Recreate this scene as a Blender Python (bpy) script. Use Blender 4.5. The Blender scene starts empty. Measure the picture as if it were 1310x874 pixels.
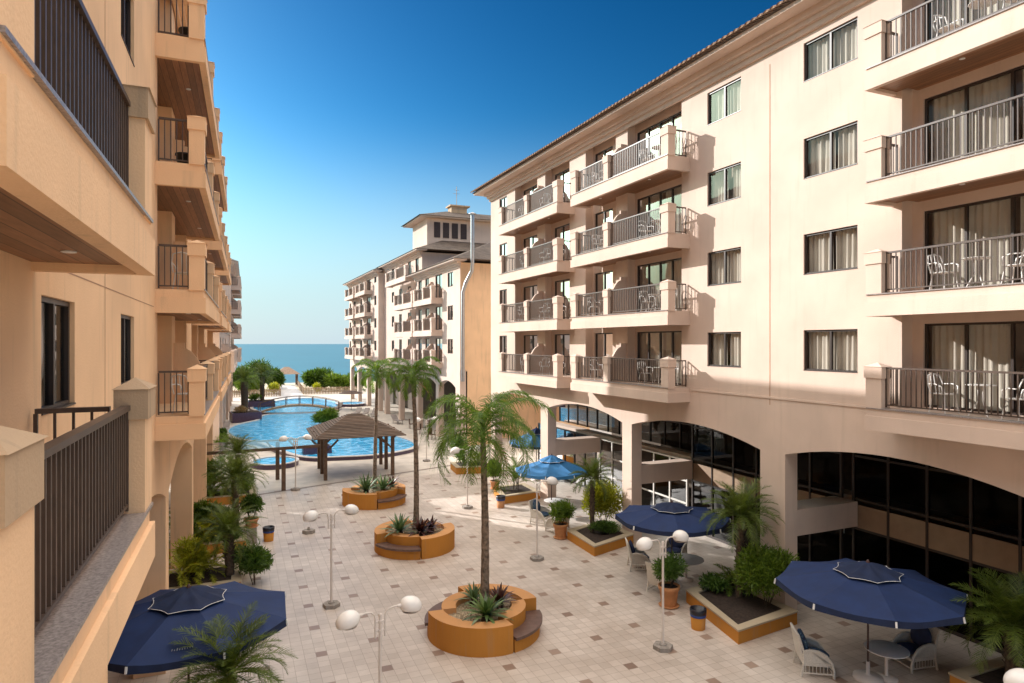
import bpy, math, random
from math import sin, cos, pi, radians, sqrt, atan, atan2
from mathutils import Vector, Matrix
random.seed(7)
scene = bpy.context.scene
COL = scene.collection
EYE = 8.2

# ------------------------------------------------------------------ materials
def new_mat(name):
    m = bpy.data.materials.new(name); m.use_nodes = True
    nt = m.node_tree
    return m, nt, nt.nodes, nt.links, nt.nodes['Principled BSDF']

def ramp(N, pts, interp='LINEAR'):
    r = N.new('ShaderNodeValToRGB'); r.color_ramp.interpolation = interp
    el = r.color_ramp.elements
    el[0].position, el[0].color = pts[0][0], (*pts[0][1], 1)
    el[1].position, el[1].color = pts[-1][0], (*pts[-1][1], 1)
    for p, c in pts[1:-1]:
        e = el.new(p); e.color = (*c, 1)
    return r

def math_n(N, L, op, a, b=None, c=None):
    n = N.new('ShaderNodeMath'); n.operation = op
    for i, v in enumerate((a, b, c)):
        if v is None: continue
        if isinstance(v, (int, float)): n.inputs[i].default_value = v
        else: L.new(v, n.inputs[i])
    return n.outputs[0]

def mix_col(N, L, fac, a, b, blend='MIX'):
    n = N.new('ShaderNodeMix'); n.data_type = 'RGBA'; n.blend_type = blend
    for sock, v in ((n.inputs[0], fac), (n.inputs[6], a), (n.inputs[7], b)):
        if isinstance(v, (int, float)): sock.default_value = v
        elif isinstance(v, tuple): sock.default_value = (*v, 1) if len(v) == 3 else v
        else: L.new(v, sock)
    return n.outputs[2]

def mat_basic(name, col, rough=.6, var=.12, scale=3.0, bump=0.0, bscale=60, metal=0.0, spec=.5, coat=0.0):
    m, nt, N, L, P = new_mat(name)
    geo = N.new('ShaderNodeNewGeometry')
    nz = N.new('ShaderNodeTexNoise'); nz.inputs['Scale'].default_value = scale; nz.inputs['Detail'].default_value = 5
    L.new(geo.outputs['Position'], nz.inputs['Vector'])
    a = tuple(max(0, c*(1-var)) for c in col); b = tuple(min(1, c*(1+var)) for c in col)
    r = ramp(N, [(.3, a), (.7, b)])
    L.new(nz.outputs[0], r.inputs[0]); L.new(r.outputs[0], P.inputs['Base Color'])
    P.inputs['Roughness'].default_value = rough; P.inputs['Metallic'].default_value = metal
    P.inputs['Specular IOR Level'].default_value = spec
    P.inputs['Coat Weight'].default_value = coat
    if bump:
        n2 = N.new('ShaderNodeTexNoise'); n2.inputs['Scale'].default_value = bscale; n2.inputs['Detail'].default_value = 3
        L.new(geo.outputs['Position'], n2.inputs['Vector'])
        bp = N.new('ShaderNodeBump'); bp.inputs['Strength'].default_value = bump; bp.inputs['Distance'].default_value = .02
        L.new(n2.outputs[0], bp.inputs['Height']); L.new(bp.outputs[0], P.inputs['Normal'])
    return m

def mat_stucco(name, col, stain=.5):
    m, nt, N, L, P = new_mat(name)
    geo = N.new('ShaderNodeNewGeometry')
    nz = N.new('ShaderNodeTexNoise'); nz.inputs['Scale'].default_value = .7; nz.inputs['Detail'].default_value = 6
    L.new(geo.outputs['Position'], nz.inputs['Vector'])
    a = tuple(c*.91 for c in col); b = tuple(min(1, c*1.06) for c in col)
    r = ramp(N, [(.3, a), (.7, b)]); L.new(nz.outputs[0], r.inputs[0])
    mp = N.new('ShaderNodeMapping'); mp.inputs['Scale'].default_value = (5.5, 5.5, .5)
    L.new(geo.outputs['Position'], mp.inputs['Vector'])
    st = N.new('ShaderNodeTexNoise'); st.inputs['Scale'].default_value = 1.0; st.inputs['Detail'].default_value = 4
    L.new(mp.outputs[0], st.inputs['Vector'])
    r2 = ramp(N, [(.56, (0, 0, 0)), (.80, (1, 1, 1))]); L.new(st.outputs[0], r2.inputs[0])
    f = math_n(N, L, 'MULTIPLY', r2.outputs[0], .34*stain)
    c = mix_col(N, L, f, r.outputs[0], (.30, .24, .17))
    L.new(c, P.inputs['Base Color'])
    P.inputs['Roughness'].default_value = .85; P.inputs['Specular IOR Level'].default_value = .25
    n2 = N.new('ShaderNodeTexNoise'); n2.inputs['Scale'].default_value = 45; n2.inputs['Detail'].default_value = 4
    L.new(geo.outputs['Position'], n2.inputs['Vector'])
    bp = N.new('ShaderNodeBump'); bp.inputs['Strength'].default_value = .22; bp.inputs['Distance'].default_value = .02
    L.new(n2.outputs[0], bp.inputs['Height']); L.new(bp.outputs[0], P.inputs['Normal'])
    return m

def mat_leaf(name, dark, light, trans=.35, rough=.45, spec=.4):
    m, nt, N, L, P = new_mat(name)
    geo = N.new('ShaderNodeNewGeometry')
    nz = N.new('ShaderNodeTexNoise'); nz.inputs['Scale'].default_value = 2.2; nz.inputs['Detail'].default_value = 3
    L.new(geo.outputs['Position'], nz.inputs['Vector'])
    s = math_n(N, L, 'ADD', math_n(N, L, 'MULTIPLY', geo.outputs['Random Per Island'], .55), math_n(N, L, 'MULTIPLY', nz.outputs[0], .5))
    r = ramp(N, [(.2, dark), (.85, light)]); L.new(s, r.inputs[0])
    L.new(r.outputs[0], P.inputs['Base Color'])
    P.inputs['Roughness'].default_value = rough; P.inputs['Specular IOR Level'].default_value = spec
    tr = N.new('ShaderNodeBsdfTranslucent')
    tc = mix_col(N, L, 1.0, r.outputs[0], (1.7, 1.6, .7), 'MULTIPLY'); L.new(tc, tr.inputs['Color'])
    ms = N.new('ShaderNodeMixShader'); ms.inputs[0].default_value = trans
    L.new(P.outputs[0], ms.inputs[1]); L.new(tr.outputs[0], ms.inputs[2])
    L.new(ms.outputs[0], N['Material Output'].inputs['Surface'])
    return m

def mat_glass(name, tint=(.55, .6, .6), ior=1.52, body=0.0, bodycol=(.01, .01, .01)):
    m, nt, N, L, P = new_mat(name)
    N.remove(P)
    tr = N.new('ShaderNodeBsdfTransparent'); tr.inputs[0].default_value = (*tint, 1)
    base = tr.outputs[0]
    if body > 0:
        df = N.new('ShaderNodeBsdfDiffuse'); df.inputs[0].default_value = (*bodycol, 1)
        mm = N.new('ShaderNodeMixShader'); mm.inputs[0].default_value = body
        L.new(tr.outputs[0], mm.inputs[1]); L.new(df.outputs[0], mm.inputs[2]); base = mm.outputs[0]
    gl = N.new('ShaderNodeBsdfGlossy'); gl.inputs['Roughness'].default_value = .02
    fr = N.new('ShaderNodeFresnel'); fr.inputs['IOR'].default_value = ior
    geo = N.new('ShaderNodeNewGeometry')
    nz = N.new('ShaderNodeTexNoise'); nz.inputs['Scale'].default_value = .6; nz.inputs['Detail'].default_value = 1
    L.new(geo.outputs['Position'], nz.inputs['Vector'])
    bp = N.new('ShaderNodeBump'); bp.inputs['Strength'].default_value = .06; bp.inputs['Distance'].default_value = .1
    L.new(nz.outputs[0], bp.inputs['Height']); L.new(bp.outputs[0], gl.inputs['Normal'])
    ms = N.new('ShaderNodeMixShader')
    L.new(fr.outputs[0], ms.inputs[0]); L.new(base, ms.inputs[1]); L.new(gl.outputs[0], ms.inputs[2])
    L.new(ms.outputs[0], N['Material Output'].inputs['Surface'])
    return m

def mat_tiles():
    m, nt, N, L, P = new_mat('courtyard_tile')
    geo = N.new('ShaderNodeNewGeometry'); sx = N.new('ShaderNodeSeparateXYZ'); L.new(geo.outputs['Position'], sx.inputs[0])
    T = .2868
    u = math_n(N, L, 'DIVIDE', math_n(N, L, 'SUBTRACT', sx.outputs[0], 7.80-T/2), T)
    v = math_n(N, L, 'DIVIDE', math_n(N, L, 'SUBTRACT', sx.outputs[1], 15.57-T/2), T)
    i = math_n(N, L, 'FLOOR', u); j = math_n(N, L, 'FLOOR', v)
    fu = math_n(N, L, 'FRACT', u); fv = math_n(N, L, 'FRACT', v)
    mi = math_n(N, L, 'FLOORED_MODULO', i, 5.0)
    q = math_n(N, L, 'FLOOR', math_n(N, L, 'DIVIDE', math_n(N, L, 'ADD', i, .5), 5.0))
    mj = math_n(N, L, 'FLOORED_MODULO', math_n(N, L, 'SUBTRACT', j, q), 6.0)
    a = math_n(N, L, 'MULTIPLY', math_n(N, L, 'LESS_THAN', mi, .5), math_n(N, L, 'LESS_THAN', mj, .5))
    # joints
    def edge(f): return math_n(N, L, 'MINIMUM', f, math_n(N, L, 'SUBTRACT', 1.0, f))
    e = math_n(N, L, 'MINIMUM', edge(fu), edge(fv))
    grout = math_n(N, L, 'LESS_THAN', e, .016)
    cb = N.new('ShaderNodeCombineXYZ'); L.new(i, cb.inputs[0]); L.new(j, cb.inputs[1])
    wn = N.new('ShaderNodeTexWhiteNoise'); wn.noise_dimensions = '2D'; L.new(cb.outputs[0], wn.inputs['Vector'])
    r = ramp(N, [(0, (.555, .488, .43)), (.5, (.60, .528, .468)), (1, (.645, .572, .51))]); L.new(wn.outputs[0], r.inputs[0])
    rd = ramp(N, [(0, (.27, .185, .145)), (1, (.37, .27, .215))]); L.new(wn.outputs[0], rd.inputs[0])
    nz = N.new('ShaderNodeTexNoise'); nz.inputs['Scale'].default_value = .45; nz.inputs['Detail'].default_value = 7; nz.inputs['Roughness'].default_value = .65
    L.new(geo.outputs['Position'], nz.inputs['Vector'])
    rn = ramp(N, [(.30, (.74, .71, .68)), (.62, (1, 1, 1))]); L.new(nz.outputs[0], rn.inputs[0])
    c = mix_col(N, L, a, r.outputs[0], rd.outputs[0])
    c = mix_col(N, L, grout, c, (.34, .28, .22))
    c = mix_col(N, L, 1.0, c, rn.outputs[0], 'MULTIPLY')
    L.new(c, P.inputs['Base Color'])
    rr = math_n(N, L, 'ADD', .26, math_n(N, L, 'MULTIPLY', nz.outputs[0], .3)); L.new(rr, P.inputs['Roughness'])
    P.inputs['Specular IOR Level'].default_value = .5
    h = math_n(N, L, 'SUBTRACT', math_n(N, L, 'MULTIPLY', wn.outputs[0], .25), grout)
    bp = N.new('ShaderNodeBump'); bp.inputs['Strength'].default_value = .25; bp.inputs['Distance'].default_value = .004
    L.new(h, bp.inputs['Height']); L.new(bp.outputs[0], P.inputs['Normal'])
    return m

def mat_boards(name, col, axis=0, width=.12, var=.25, rough=.5):
    m, nt, N, L, P = new_mat(name)
    tc = N.new('ShaderNodeTexCoord'); sx = N.new('ShaderNodeSeparateXYZ'); L.new(tc.outputs['Object'], sx.inputs[0])
    u = math_n(N, L, 'DIVIDE', sx.outputs[axis], width)
    i = math_n(N, L, 'FLOOR', u); f = math_n(N, L, 'FRACT', u)
    wn = N.new('ShaderNodeTexWhiteNoise'); wn.noise_dimensions = '1D'; L.new(i, wn.inputs['W'])
    a = tuple(c*(1-var) for c in col); b = tuple(min(1, c*(1+var)) for c in col)
    r = ramp(N, [(0, a), (1, b)]); L.new(wn.outputs[0], r.inputs[0])
    mp = N.new('ShaderNodeMapping'); sc = [3, 3, 3]; sc[axis] = 30; mp.inputs['Scale'].default_value = sc
    L.new(tc.outputs['Object'], mp.inputs[0])
    nz = N.new('ShaderNodeTexNoise'); nz.inputs['Scale'].default_value = 1; nz.inputs['Detail'].default_value = 4; L.new(mp.outputs[0], nz.inputs['Vector'])
    rn = ramp(N, [(.3, (.75, .75, .75)), (.7, (1.1, 1.1, 1.1))]); L.new(nz.outputs[0], rn.inputs[0])
    c = mix_col(N, L, 1.0, r.outputs[0], rn.outputs[0], 'MULTIPLY')
    g = math_n(N, L, 'LESS_THAN', f, .07)
    c = mix_col(N, L, g, c, tuple(x*.25 for x in col))
    L.new(c, P.inputs['Base Color']); P.inputs['Roughness'].default_value = rough
    return m

def mat_water(name, col, scale, bump, rough=.05, caustic=False):
    m, nt, N, L, P = new_mat(name)
    geo = N.new('ShaderNodeNewGeometry')
    n1 = N.new('ShaderNodeTexNoise'); n1.inputs['Scale'].default_value = scale; n1.inputs['Detail'].default_value = 4
    mp = N.new('ShaderNodeMapping'); mp.inputs['Scale'].default_value = (1, 1, 1); L.new(geo.outputs['Position'], mp.inputs[0]); L.new(mp.outputs[0], n1.inputs['Vector'])
    n2 = N.new('ShaderNodeTexNoise'); n2.inputs['Scale'].default_value = scale*.12; n2.inputs['Detail'].default_value = 3; L.new(mp.outputs[0], n2.inputs['Vector'])
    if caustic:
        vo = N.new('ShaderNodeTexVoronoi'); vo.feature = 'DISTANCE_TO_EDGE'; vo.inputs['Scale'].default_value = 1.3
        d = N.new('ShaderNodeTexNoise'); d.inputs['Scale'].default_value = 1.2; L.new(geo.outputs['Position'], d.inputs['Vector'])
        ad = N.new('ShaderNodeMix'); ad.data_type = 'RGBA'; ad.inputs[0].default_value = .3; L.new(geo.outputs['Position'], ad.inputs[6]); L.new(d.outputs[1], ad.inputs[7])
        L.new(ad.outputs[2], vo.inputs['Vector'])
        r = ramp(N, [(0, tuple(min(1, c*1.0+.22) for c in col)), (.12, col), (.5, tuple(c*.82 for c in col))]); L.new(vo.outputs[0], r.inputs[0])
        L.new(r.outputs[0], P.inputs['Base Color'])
    else:
        r = ramp(N, [(.3, tuple(c*.85 for c in col)), (.7, tuple(c*1.15 for c in col))]); L.new(n2.outputs[0], r.inputs[0])
        L.new(r.outputs[0], P.inputs['Base Color'])
    P.inputs['Roughness'].default_value = rough; P.inputs['IOR'].default_value = 1.33
    bp = N.new('ShaderNodeBump'); bp.inputs['Strength'].default_value = bump; bp.inputs['Distance'].default_value = .25
    L.new(math_n(N, L, 'ADD', n1.outputs[0], n2.outputs[0]), bp.inputs['Height']); L.new(bp.outputs[0], P.inputs['Normal'])
    return m

def mat_roof(name, col):
    m, nt, N, L, P = new_mat(name)
    geo = N.new('ShaderNodeNewGeometry'); sx = N.new('ShaderNodeSeparateXYZ'); L.new(geo.outputs['Position'], sx.inputs[0])
    row = math_n(N, L, 'DIVIDE', sx.outputs[2], .14)
    cx_ = math_n(N, L, 'DIVIDE', math_n(N, L, 'ADD', sx.outputs[1], sx.outputs[0]), .24)
    fr = math_n(N, L, 'FRACT', row); fc = math_n(N, L, 'FRACT', cx_)
    cb = N.new('ShaderNodeCombineXYZ'); L.new(math_n(N, L, 'FLOOR', row), cb.inputs[0]); L.new(math_n(N, L, 'FLOOR', cx_), cb.inputs[1])
    wn = N.new('ShaderNodeTexWhiteNoise'); wn.noise_dimensions = '2D'; L.new(cb.outputs[0], wn.inputs['Vector'])
    r = ramp(N, [(0, tuple(c*.65 for c in col)), (1, tuple(c*1.3 for c in col))]); L.new(wn.outputs[0], r.inputs[0])
    L.new(r.outputs[0], P.inputs['Base Color']); P.inputs['Roughness'].default_value = .8
    h = math_n(N, L, 'ADD', fr, math_n(N, L, 'SINE', math_n(N, L, 'MULTIPLY', cx_, 6.283)))
    bp = N.new('ShaderNodeBump'); bp.inputs['Strength'].default_value = .7; bp.inputs['Distance'].default_value = .05
    L.new(h, bp.inputs['Height']); L.new(bp.outputs[0], P.inputs['Normal'])
    return m

M = {}
M['stucco'] = mat_stucco('stucco_cream', (.655, .515, .428))
M['stucco_old'] = mat_stucco('stucco_weathered', (.50, .36, .235), 3.4)
M['stucco_bounce_tint'] = mat_stucco('stucco_bounce_tint', (.85, .57, .345), 1.0)  # warmer, brighter copy of the wall stucco; bounce light put into shaded walls
M['joint'] = mat_basic('joint_dark_peach', (.42, .25, .16), .9)  # plain darker peach for the joint lines
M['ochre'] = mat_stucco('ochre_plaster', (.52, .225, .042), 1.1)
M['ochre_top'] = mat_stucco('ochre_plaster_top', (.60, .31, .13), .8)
M['rail'] = mat_basic('rail_bronze', (.075, .05, .038), .42, .15, 8, spec=.5)
M['frame'] = mat_basic('window_bronze', (.035, .024, .02), .4, .1, 5)
M['frame_sunlit'] = mat_basic('frame_sunlit', (.72, .70, .66), .4, .05, 5)  # white stands in for sunlight on the frames of one arcade bay
M['glass'] = mat_glass('window_glass', (.74, .73, .71), 1.2)
M['glass_dark'] = mat_glass('curtain_wall_glass', (.18, .17, .16), 1.14)
M['glass_roof'] = mat_glass('canopy_glass', (.80, .86, .90), 1.5)
M['glass_left'] = mat_glass('window_glass_reflective', (.6, .6, .58), 1.5)
M['curtain'] = mat_basic('curtain_cloth', (.74, .70, .62), .9, .08, 2)
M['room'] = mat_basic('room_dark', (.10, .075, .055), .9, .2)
M['soffit'] = mat_boards('soffit_boards', (.30, .145, .07), 0, .14)
M['light'] = mat_basic('downlight_white', (.8, .8, .78), .3, .03)
M['granite'] = mat_basic('granite_sill', (.26, .225, .215), .35, .45, 55)
M['tile'] = mat_tiles()
M['deck'] = mat_basic('pool_deck_stone', (.60, .535, .46), .55, .16, 1.2, .1, 30)
M['strip'] = mat_basic('paving_strip', (.24, .19, .16), .6, .2, 3)
M['roof'] = mat_roof('roof_clay', (.125, .092, .07))
M['eave_tile'] = mat_basic('tile_end', (.30, .18, .11), .8, .3, 6)  # lighter clay colour for the eave tile ends
M['louvre'] = mat_basic('louvre_brown', (.05, .03, .028), .6)
M['steel'] = mat_basic('flue_steel', (.42, .42, .43), .38, .1, 6, metal=1.0)
M['trunk'] = mat_basic('palm_trunk', (.20, .15, .11), .9, .6, 11, 1.0, 26)
M['trunk_dark'] = mat_basic('rough_trunk', (.085, .06, .04), .95, .45, 14, .9, 40)
M['dry'] = mat_leaf('dry_frond', (.32, .22, .11), (.5, .36, .2), .2, .7)
M['palm'] = mat_leaf('queen_palm_leaf', (.05, .11, .014), (.16, .265, .034), .42)
M['palm_dark'] = mat_leaf('date_palm_leaf', (.042, .075, .012), (.15, .20, .036), .32)
M['bush'] = mat_leaf('bush_leaf', (.028, .065, .01), (.11, .20, .035), .33)
M['bush_lime'] = mat_leaf('lime_leaf', (.17, .22, .015), (.46, .46, .05), .45)
M['bush_mid'] = mat_leaf('mid_leaf', (.055, .11, .012), (.18, .27, .035), .38)
M['sea_bush'] = mat_leaf('shore_leaf', (.02, .055, .008), (.11, .20, .025), .3)
M['agave'] = mat_leaf('agave_leaf', (.06, .11, .05), (.20, .30, .16), .15, .4)
M['brom'] = mat_leaf('bromeliad_leaf', (.04, .09, .025), (.22, .33, .12), .2, .3, .6)
M['brom_red'] = mat_leaf('dark_bromeliad_leaf', (.035, .012, .012), (.12, .045, .04), .15, .35, .6)
M['soil'] = mat_basic('soil', (.035, .022, .016), .95, .4, 12, .8, 40)
M['gravel'] = mat_basic('pebbles', (.38, .30, .20), .85, .55, 28, 1.0, 35)
M['bench'] = mat_basic('bench_slab', (.13, .075, .06), .45, .2, 8)
M['planter_top'] = mat_stucco('planter_rim', (.46, .38, .27), 1.0)
M['terra'] = mat_basic('terracotta', (.52, .24, .10), .75, .15, 6)
M['navy'] = mat_basic('navy_canvas', (.006, .023, .092), .8, .15, 3, .15, 120)
M['navy_dark'] = mat_basic('navy_canvas_cap', (.006, .016, .055), .85, .2, 4, .15, 120)
M['blue_sunlit'] = mat_basic('sunlit_navy_canvas', (.025, .155, .36), .75, .15, 3, .15, 120)  # navy cloth with its sunlit look put into the base colour
M['white_trim'] = mat_basic('white_trim', (.75, .75, .74), .6, .05)
M['faded_print'] = mat_basic('faded_print', (.30, .31, .34), .8, .2, 30)
M['pole'] = mat_basic('dark_wood_pole', (.06, .025, .02), .5)
M['concrete'] = mat_basic('concrete_foot', (.30, .27, .24), .9, .2, 10, .4, 50)
M['lampmetal'] = mat_basic('lamp_paint', (.68, .62, .57), .4, .06, 4)
M['globe'] = mat_basic('lamp_globe', (.84, .82, .79), .22, .03, 2, spec=.5)
M['lampcap'] = mat_basic('lamp_cap', (.35, .30, .27), .4, .06, 4)
M['wicker'] = mat_basic('white_wicker', (.66, .62, .55), .6, .12, 40, .6, 120)
M['chair_white'] = mat_basic('chair_paint', (.80, .78, .75), .35, .04)
M['cush_navy'] = mat_basic('navy_cushion', (.02, .03, .085), .9, .2, 5)
M['cush_print'] = None
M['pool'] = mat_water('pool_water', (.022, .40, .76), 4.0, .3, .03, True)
M['sea'] = mat_water('sea_water', (.004, .085, .13), .16, .9, .28)
M['purple'] = mat_basic('purple_pool_tile', (.075, .045, .085), .3, .25, 12)
M['coping'] = mat_basic('pool_coping', (.55, .52, .50), .5, .1, 4)
M['wood'] = mat_basic('timber_dark', (.13, .075, .045), .6, .3, 5, .3, 30)
M['shingle'] = mat_boards('pergola_slats', (.15, .10, .07), 2, .11, .3, .8)
M['fence'] = mat_basic('weathered_fence', (.30, .215, .14), .85, .3, 4)
M['thatch'] = mat_basic('shelter_roof', (.33, .23, .17), .9, .25, 5, .6, 30)
M['sand'] = mat_basic('sand', (.52, .44, .32), .95, .12, .6, .3, 8)
M['bin_black'] = mat_basic('bin_liner', (.012, .012, .02), .35, .2, 6)
M['bin_blue'] = mat_basic('bin_band', (.02, .05, .2), .4)
M['black_pot'] = mat_basic('black_plastic', (.012, .012, .012), .4)
M['lounger'] = mat_basic('lounger_mesh', (.30, .26, .24), .7)
M['umb_brown'] = mat_basic('brown_canvas', (.12, .08, .065), .8)
M['band_dimmed'] = mat_basic('band_paint_dimmed', (.30, .21, .14), .7, .1)
M['paint_panel'] = mat_basic('panel_paint', (.70, .66, .58), .6, .05)
def mat_print():
    m, nt, N, L, P = new_mat('floral_cushion')
    tc = N.new('ShaderNodeTexCoord')
    vo = N.new('ShaderNodeTexNoise'); vo.inputs['Scale'].default_value = 9; vo.inputs['Detail'].default_value = 2; vo.inputs['Distortion'].default_value = 1.5
    L.new(tc.outputs['Object'], vo.inputs['Vector'])
    r = ramp(N, [(.35, (.012, .02, .055)), (.5, (.04, .09, .17)), (.58, (.03, .06, .07)), (.7, (.22, .30, .34))]); L.new(vo.outputs[0], r.inputs[0])
    L.new(r.outputs[0], P.inputs['Base Color']); P.inputs['Roughness'].default_value = .9
    return m
M['cush_print'] = mat_print()

# ------------------------------------------------------------------ mesh builder
class MB:
    def __init__(self, fn=None):
        self.v = []; self.f = []; self.s = []; self.fn = fn; self.mi = []; self.cur = 0
    def add(self, verts, faces, smooth=False):
        o = len(self.v)
        if self.fn: verts = [self.fn(*p) for p in verts]
        self.v.extend([tuple(p) for p in verts])
        for f in faces:
            self.f.append(tuple(i+o for i in f)); self.s.append(smooth); self.mi.append(self.cur)
        return self
    BF = [(0, 3, 2, 1), (4, 5, 6, 7), (0, 1, 5, 4), (1, 2, 6, 5), (2, 3, 7, 6), (3, 0, 4, 7)]
    def box(self, a0, a1, b0, b1, c0, c1):
        return self.add([(a0, b0, c0), (a1, b0, c0), (a1, b1, c0), (a0, b1, c0), (a0, b0, c1), (a1, b0, c1), (a1, b1, c1), (a0, b1, c1)], self.BF)
    def frustum(self, a0, a1, b0, b1, c0, c1, inset):
        i = inset
        return self.add([(a0, b0, c0), (a1, b0, c0), (a1, b1, c0), (a0, b1, c0), (a0+i, b0+i, c1), (a1-i, b0+i, c1), (a1-i, b1-i, c1), (a0+i, b1-i, c1)], self.BF)
    def bar(self, p0, p1, w, h=None, up=(0, 0, 1)):
        h = w if h is None else h
        p0, p1 = Vector(p0), Vector(p1); d = (p1-p0).normalized(); up = Vector(up)
        if abs(d.dot(up)) > .98: up = Vector((1, 0, 0))
        s = d.cross(up).normalized(); u = s.cross(d)
        s *= w/2; u *= h/2
        return self.add([p0-s-u, p0+s-u, p0+s+u, p0-s+u, p1-s-u, p1+s-u, p1+s+u, p1-s+u], self.BF)
    def tube(self, pts, rad, n=8, caps=True, smooth=True):
        pts = [Vector(p) for p in pts]
        if isinstance(rad, (int, float)): rad = [rad]*len(pts)
        vs = []; fs = []
        ref = None
        for i, p in enumerate(pts):
            d = (pts[min(i+1, len(pts)-1)]-pts[max(i-1, 0)])
            d = d.normalized() if d.length > 1e-9 else Vector((0, 0, 1))
            if ref is None:
                ref = Vector((1, 0, 0)) if abs(d.x) < .8 else Vector((0, 1, 0))
            s = (ref-d*ref.dot(d)).normalized(); ref = s; t = d.cross(s)
            for k in range(n):
                a = 2*pi*k/n
                vs.append(p+(s*cos(a)+t*sin(a))*rad[i])
        for i in range(len(pts)-1):
            for k in range(n):
                k2 = (k+1) % n
                fs.append((i*n+k, i*n+k2, (i+1)*n+k2, (i+1)*n+k))
        self.add(vs, fs, smooth)
        if caps:
            self.add([vs[k] for k in range(n)], [tuple(reversed(range(n)))])
            self.add(vs[-n:], [tuple(range(n))])
        return self
    def lathe(self, prof, c=(0, 0, 0), n=20, smooth=True, cap=True):
        vs = []; fs = []
        for r, z in prof:
            for k in range(n):
                a = 2*pi*k/n; vs.append((c[0]+r*cos(a), c[1]+r*sin(a), c[2]+z))
        m = len(prof)
        for i in range(m-1):
            for k in range(n):
                k2 = (k+1) % n; fs.append((i*n+k, i*n+k2, (i+1)*n+k2, (i+1)*n+k))
        self.add(vs, fs, smooth)
        if cap:
            if prof[0][0] > 1e-4: self.add(vs[:n], [tuple(reversed(range(n)))])
            if prof[-1][0] > 1e-4: self.add(vs[-n:], [tuple(range(n))])
        return self
    def prism(self, poly, z0, z1):
        n = len(poly)
        vs = [(x, y, z0) for x, y in poly]+[(x, y, z1) for x, y in poly]
        fs = [tuple(reversed(range(n))), tuple(range(n, 2*n))]+[(i, (i+1) % n, n+(i+1) % n, n+i) for i in range(n)]
        return self.add(vs, fs)
    def sheet(self, pts): return self.add(pts, [tuple(range(len(pts)))])
    def blob(self, c, r, seed=0, amp=.2, nu=14, nv=9):
        rnd = random.Random(seed); ph = [rnd.uniform(0, 6.28) for _ in range(6)]
        vs = []; fs = []
        for j in range(nv+1):
            t = pi*j/nv
            for i in range(nu):
                p = 2*pi*i/nu
                k = 1+amp*(sin(3*p+ph[0])*sin(2*t+ph[1])+.5*sin(5*p+ph[2]+3*t))
                vs.append((c[0]+r[0]*k*sin(t)*cos(p), c[1]+r[1]*k*sin(t)*sin(p), c[2]+r[2]*k*cos(t)))
        for j in range(nv):
            for i in range(nu):
                i2 = (i+1) % nu; fs.append((j*nu+i, (j+1)*nu+i, (j+1)*nu+i2, j*nu+i2))
        return self.add(vs, fs, True)
    def build(self, name, mat, parent=None, loc=None, rotz=0):
        me = bpy.data.meshes.new(name)
        me.from_pydata(self.v, [], self.f)
        me.polygons.foreach_set('use_smooth', self.s)
        mats = mat if isinstance(mat, (list, tuple)) else [mat]
        for mm in mats: me.materials.append(mm)
        if len(mats) > 1: me.polygons.foreach_set('material_index', self.mi)
        me.update()
        o = bpy.data.objects.new(name, me); COL.objects.link(o)
        if parent is not None: o.parent = parent
        if loc is not None: o.location = loc
        o.rotation_euler.z = rotz
        return o

def tag(o, label=None, cat=None, group=None, kind=None):
    if label: o['label'] = label
    if cat: o['category'] = cat
    if group: o['group'] = group
    if kind: o['kind'] = kind
    return o
def thing(name, label, cat, loc=(0, 0, 0), rotz=0, group=None):
    o = bpy.data.objects.new(name, None); COL.objects.link(o)
    o.empty_display_size = .3
    o.location = loc; o.rotation_euler.z = rotz
    return tag(o, label, cat, group)
def dup(root, loc, rotz, label, group=None):
    r = root.copy(); COL.objects.link(r); r.location = loc; r.rotation_euler.z = rotz
    r['label'] = label
    if group: r['group'] = group
    def rec(src, dst):
        for ch in list(src.children):
            c = ch.copy(); COL.objects.link(c); c.parent = dst; rec(ch, c)
    rec(root, r)
    return r
# ------------------------------------------------------------------ setting: ground, sea
def ground_sheet(name, pts, z, mat, kind='structure'):
    mb = MB(); mb.sheet([(x, y, z) for x, y in pts]); return tag(mb.build(name, mat), kind=kind)
# terrain: one sheet that falls to the beach and under the sea, out to the horizon
mb = MB()
xs = [-6000, -600, -120, -40, 0, 40, 120, 600, 6000]
ys = [-400, -30, 60, 118, 146, 156, 172, 220]
zs = [-.03, -.03, -.03, -.03, -.10, -1.2, -4.2, -9]
vs = [(x, y, z) for y, z in zip(ys, zs) for x in xs]
n = len(xs); fs = [(j*n+i, j*n+i+1, (j+1)*n+i+1, (j+1)*n+i) for j in range(len(ys)-1) for i in range(n-1)]
mb.add(vs, fs); tag(mb.build('terrain', M['sand']), kind='structure')
ground_sheet('courtyard_paving', [(-14, -12), (32, -12), (32, 41.9), (-14, 37.2)], 0.0, M['tile'])
ground_sheet('pool_deck', [(-14, 37.2), (32, 41.9), (32, 104), (26, 118), (-14, 118)], -.004, M['deck'])
ground_sheet('paving_strip', [(-3.2, 36.45), (16.2, 43.0), (16.2, 43.3), (-3.2, 36.75)], .004, M['strip'])
ground_sheet('beach_path', [(4.6, 103), (9.6, 103), (10.6, 137), (7.6, 137)], .005, M['coping'])
mb = MB(); mb.add([(-30000, 150, -3.2), (30000, 150, -3.2), (30000, 40000, -3.2), (-30000, 40000, -3.2)], [(0, 1, 2, 3)])
tag(mb.build('sea_water', M['sea']), kind='structure')

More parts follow.
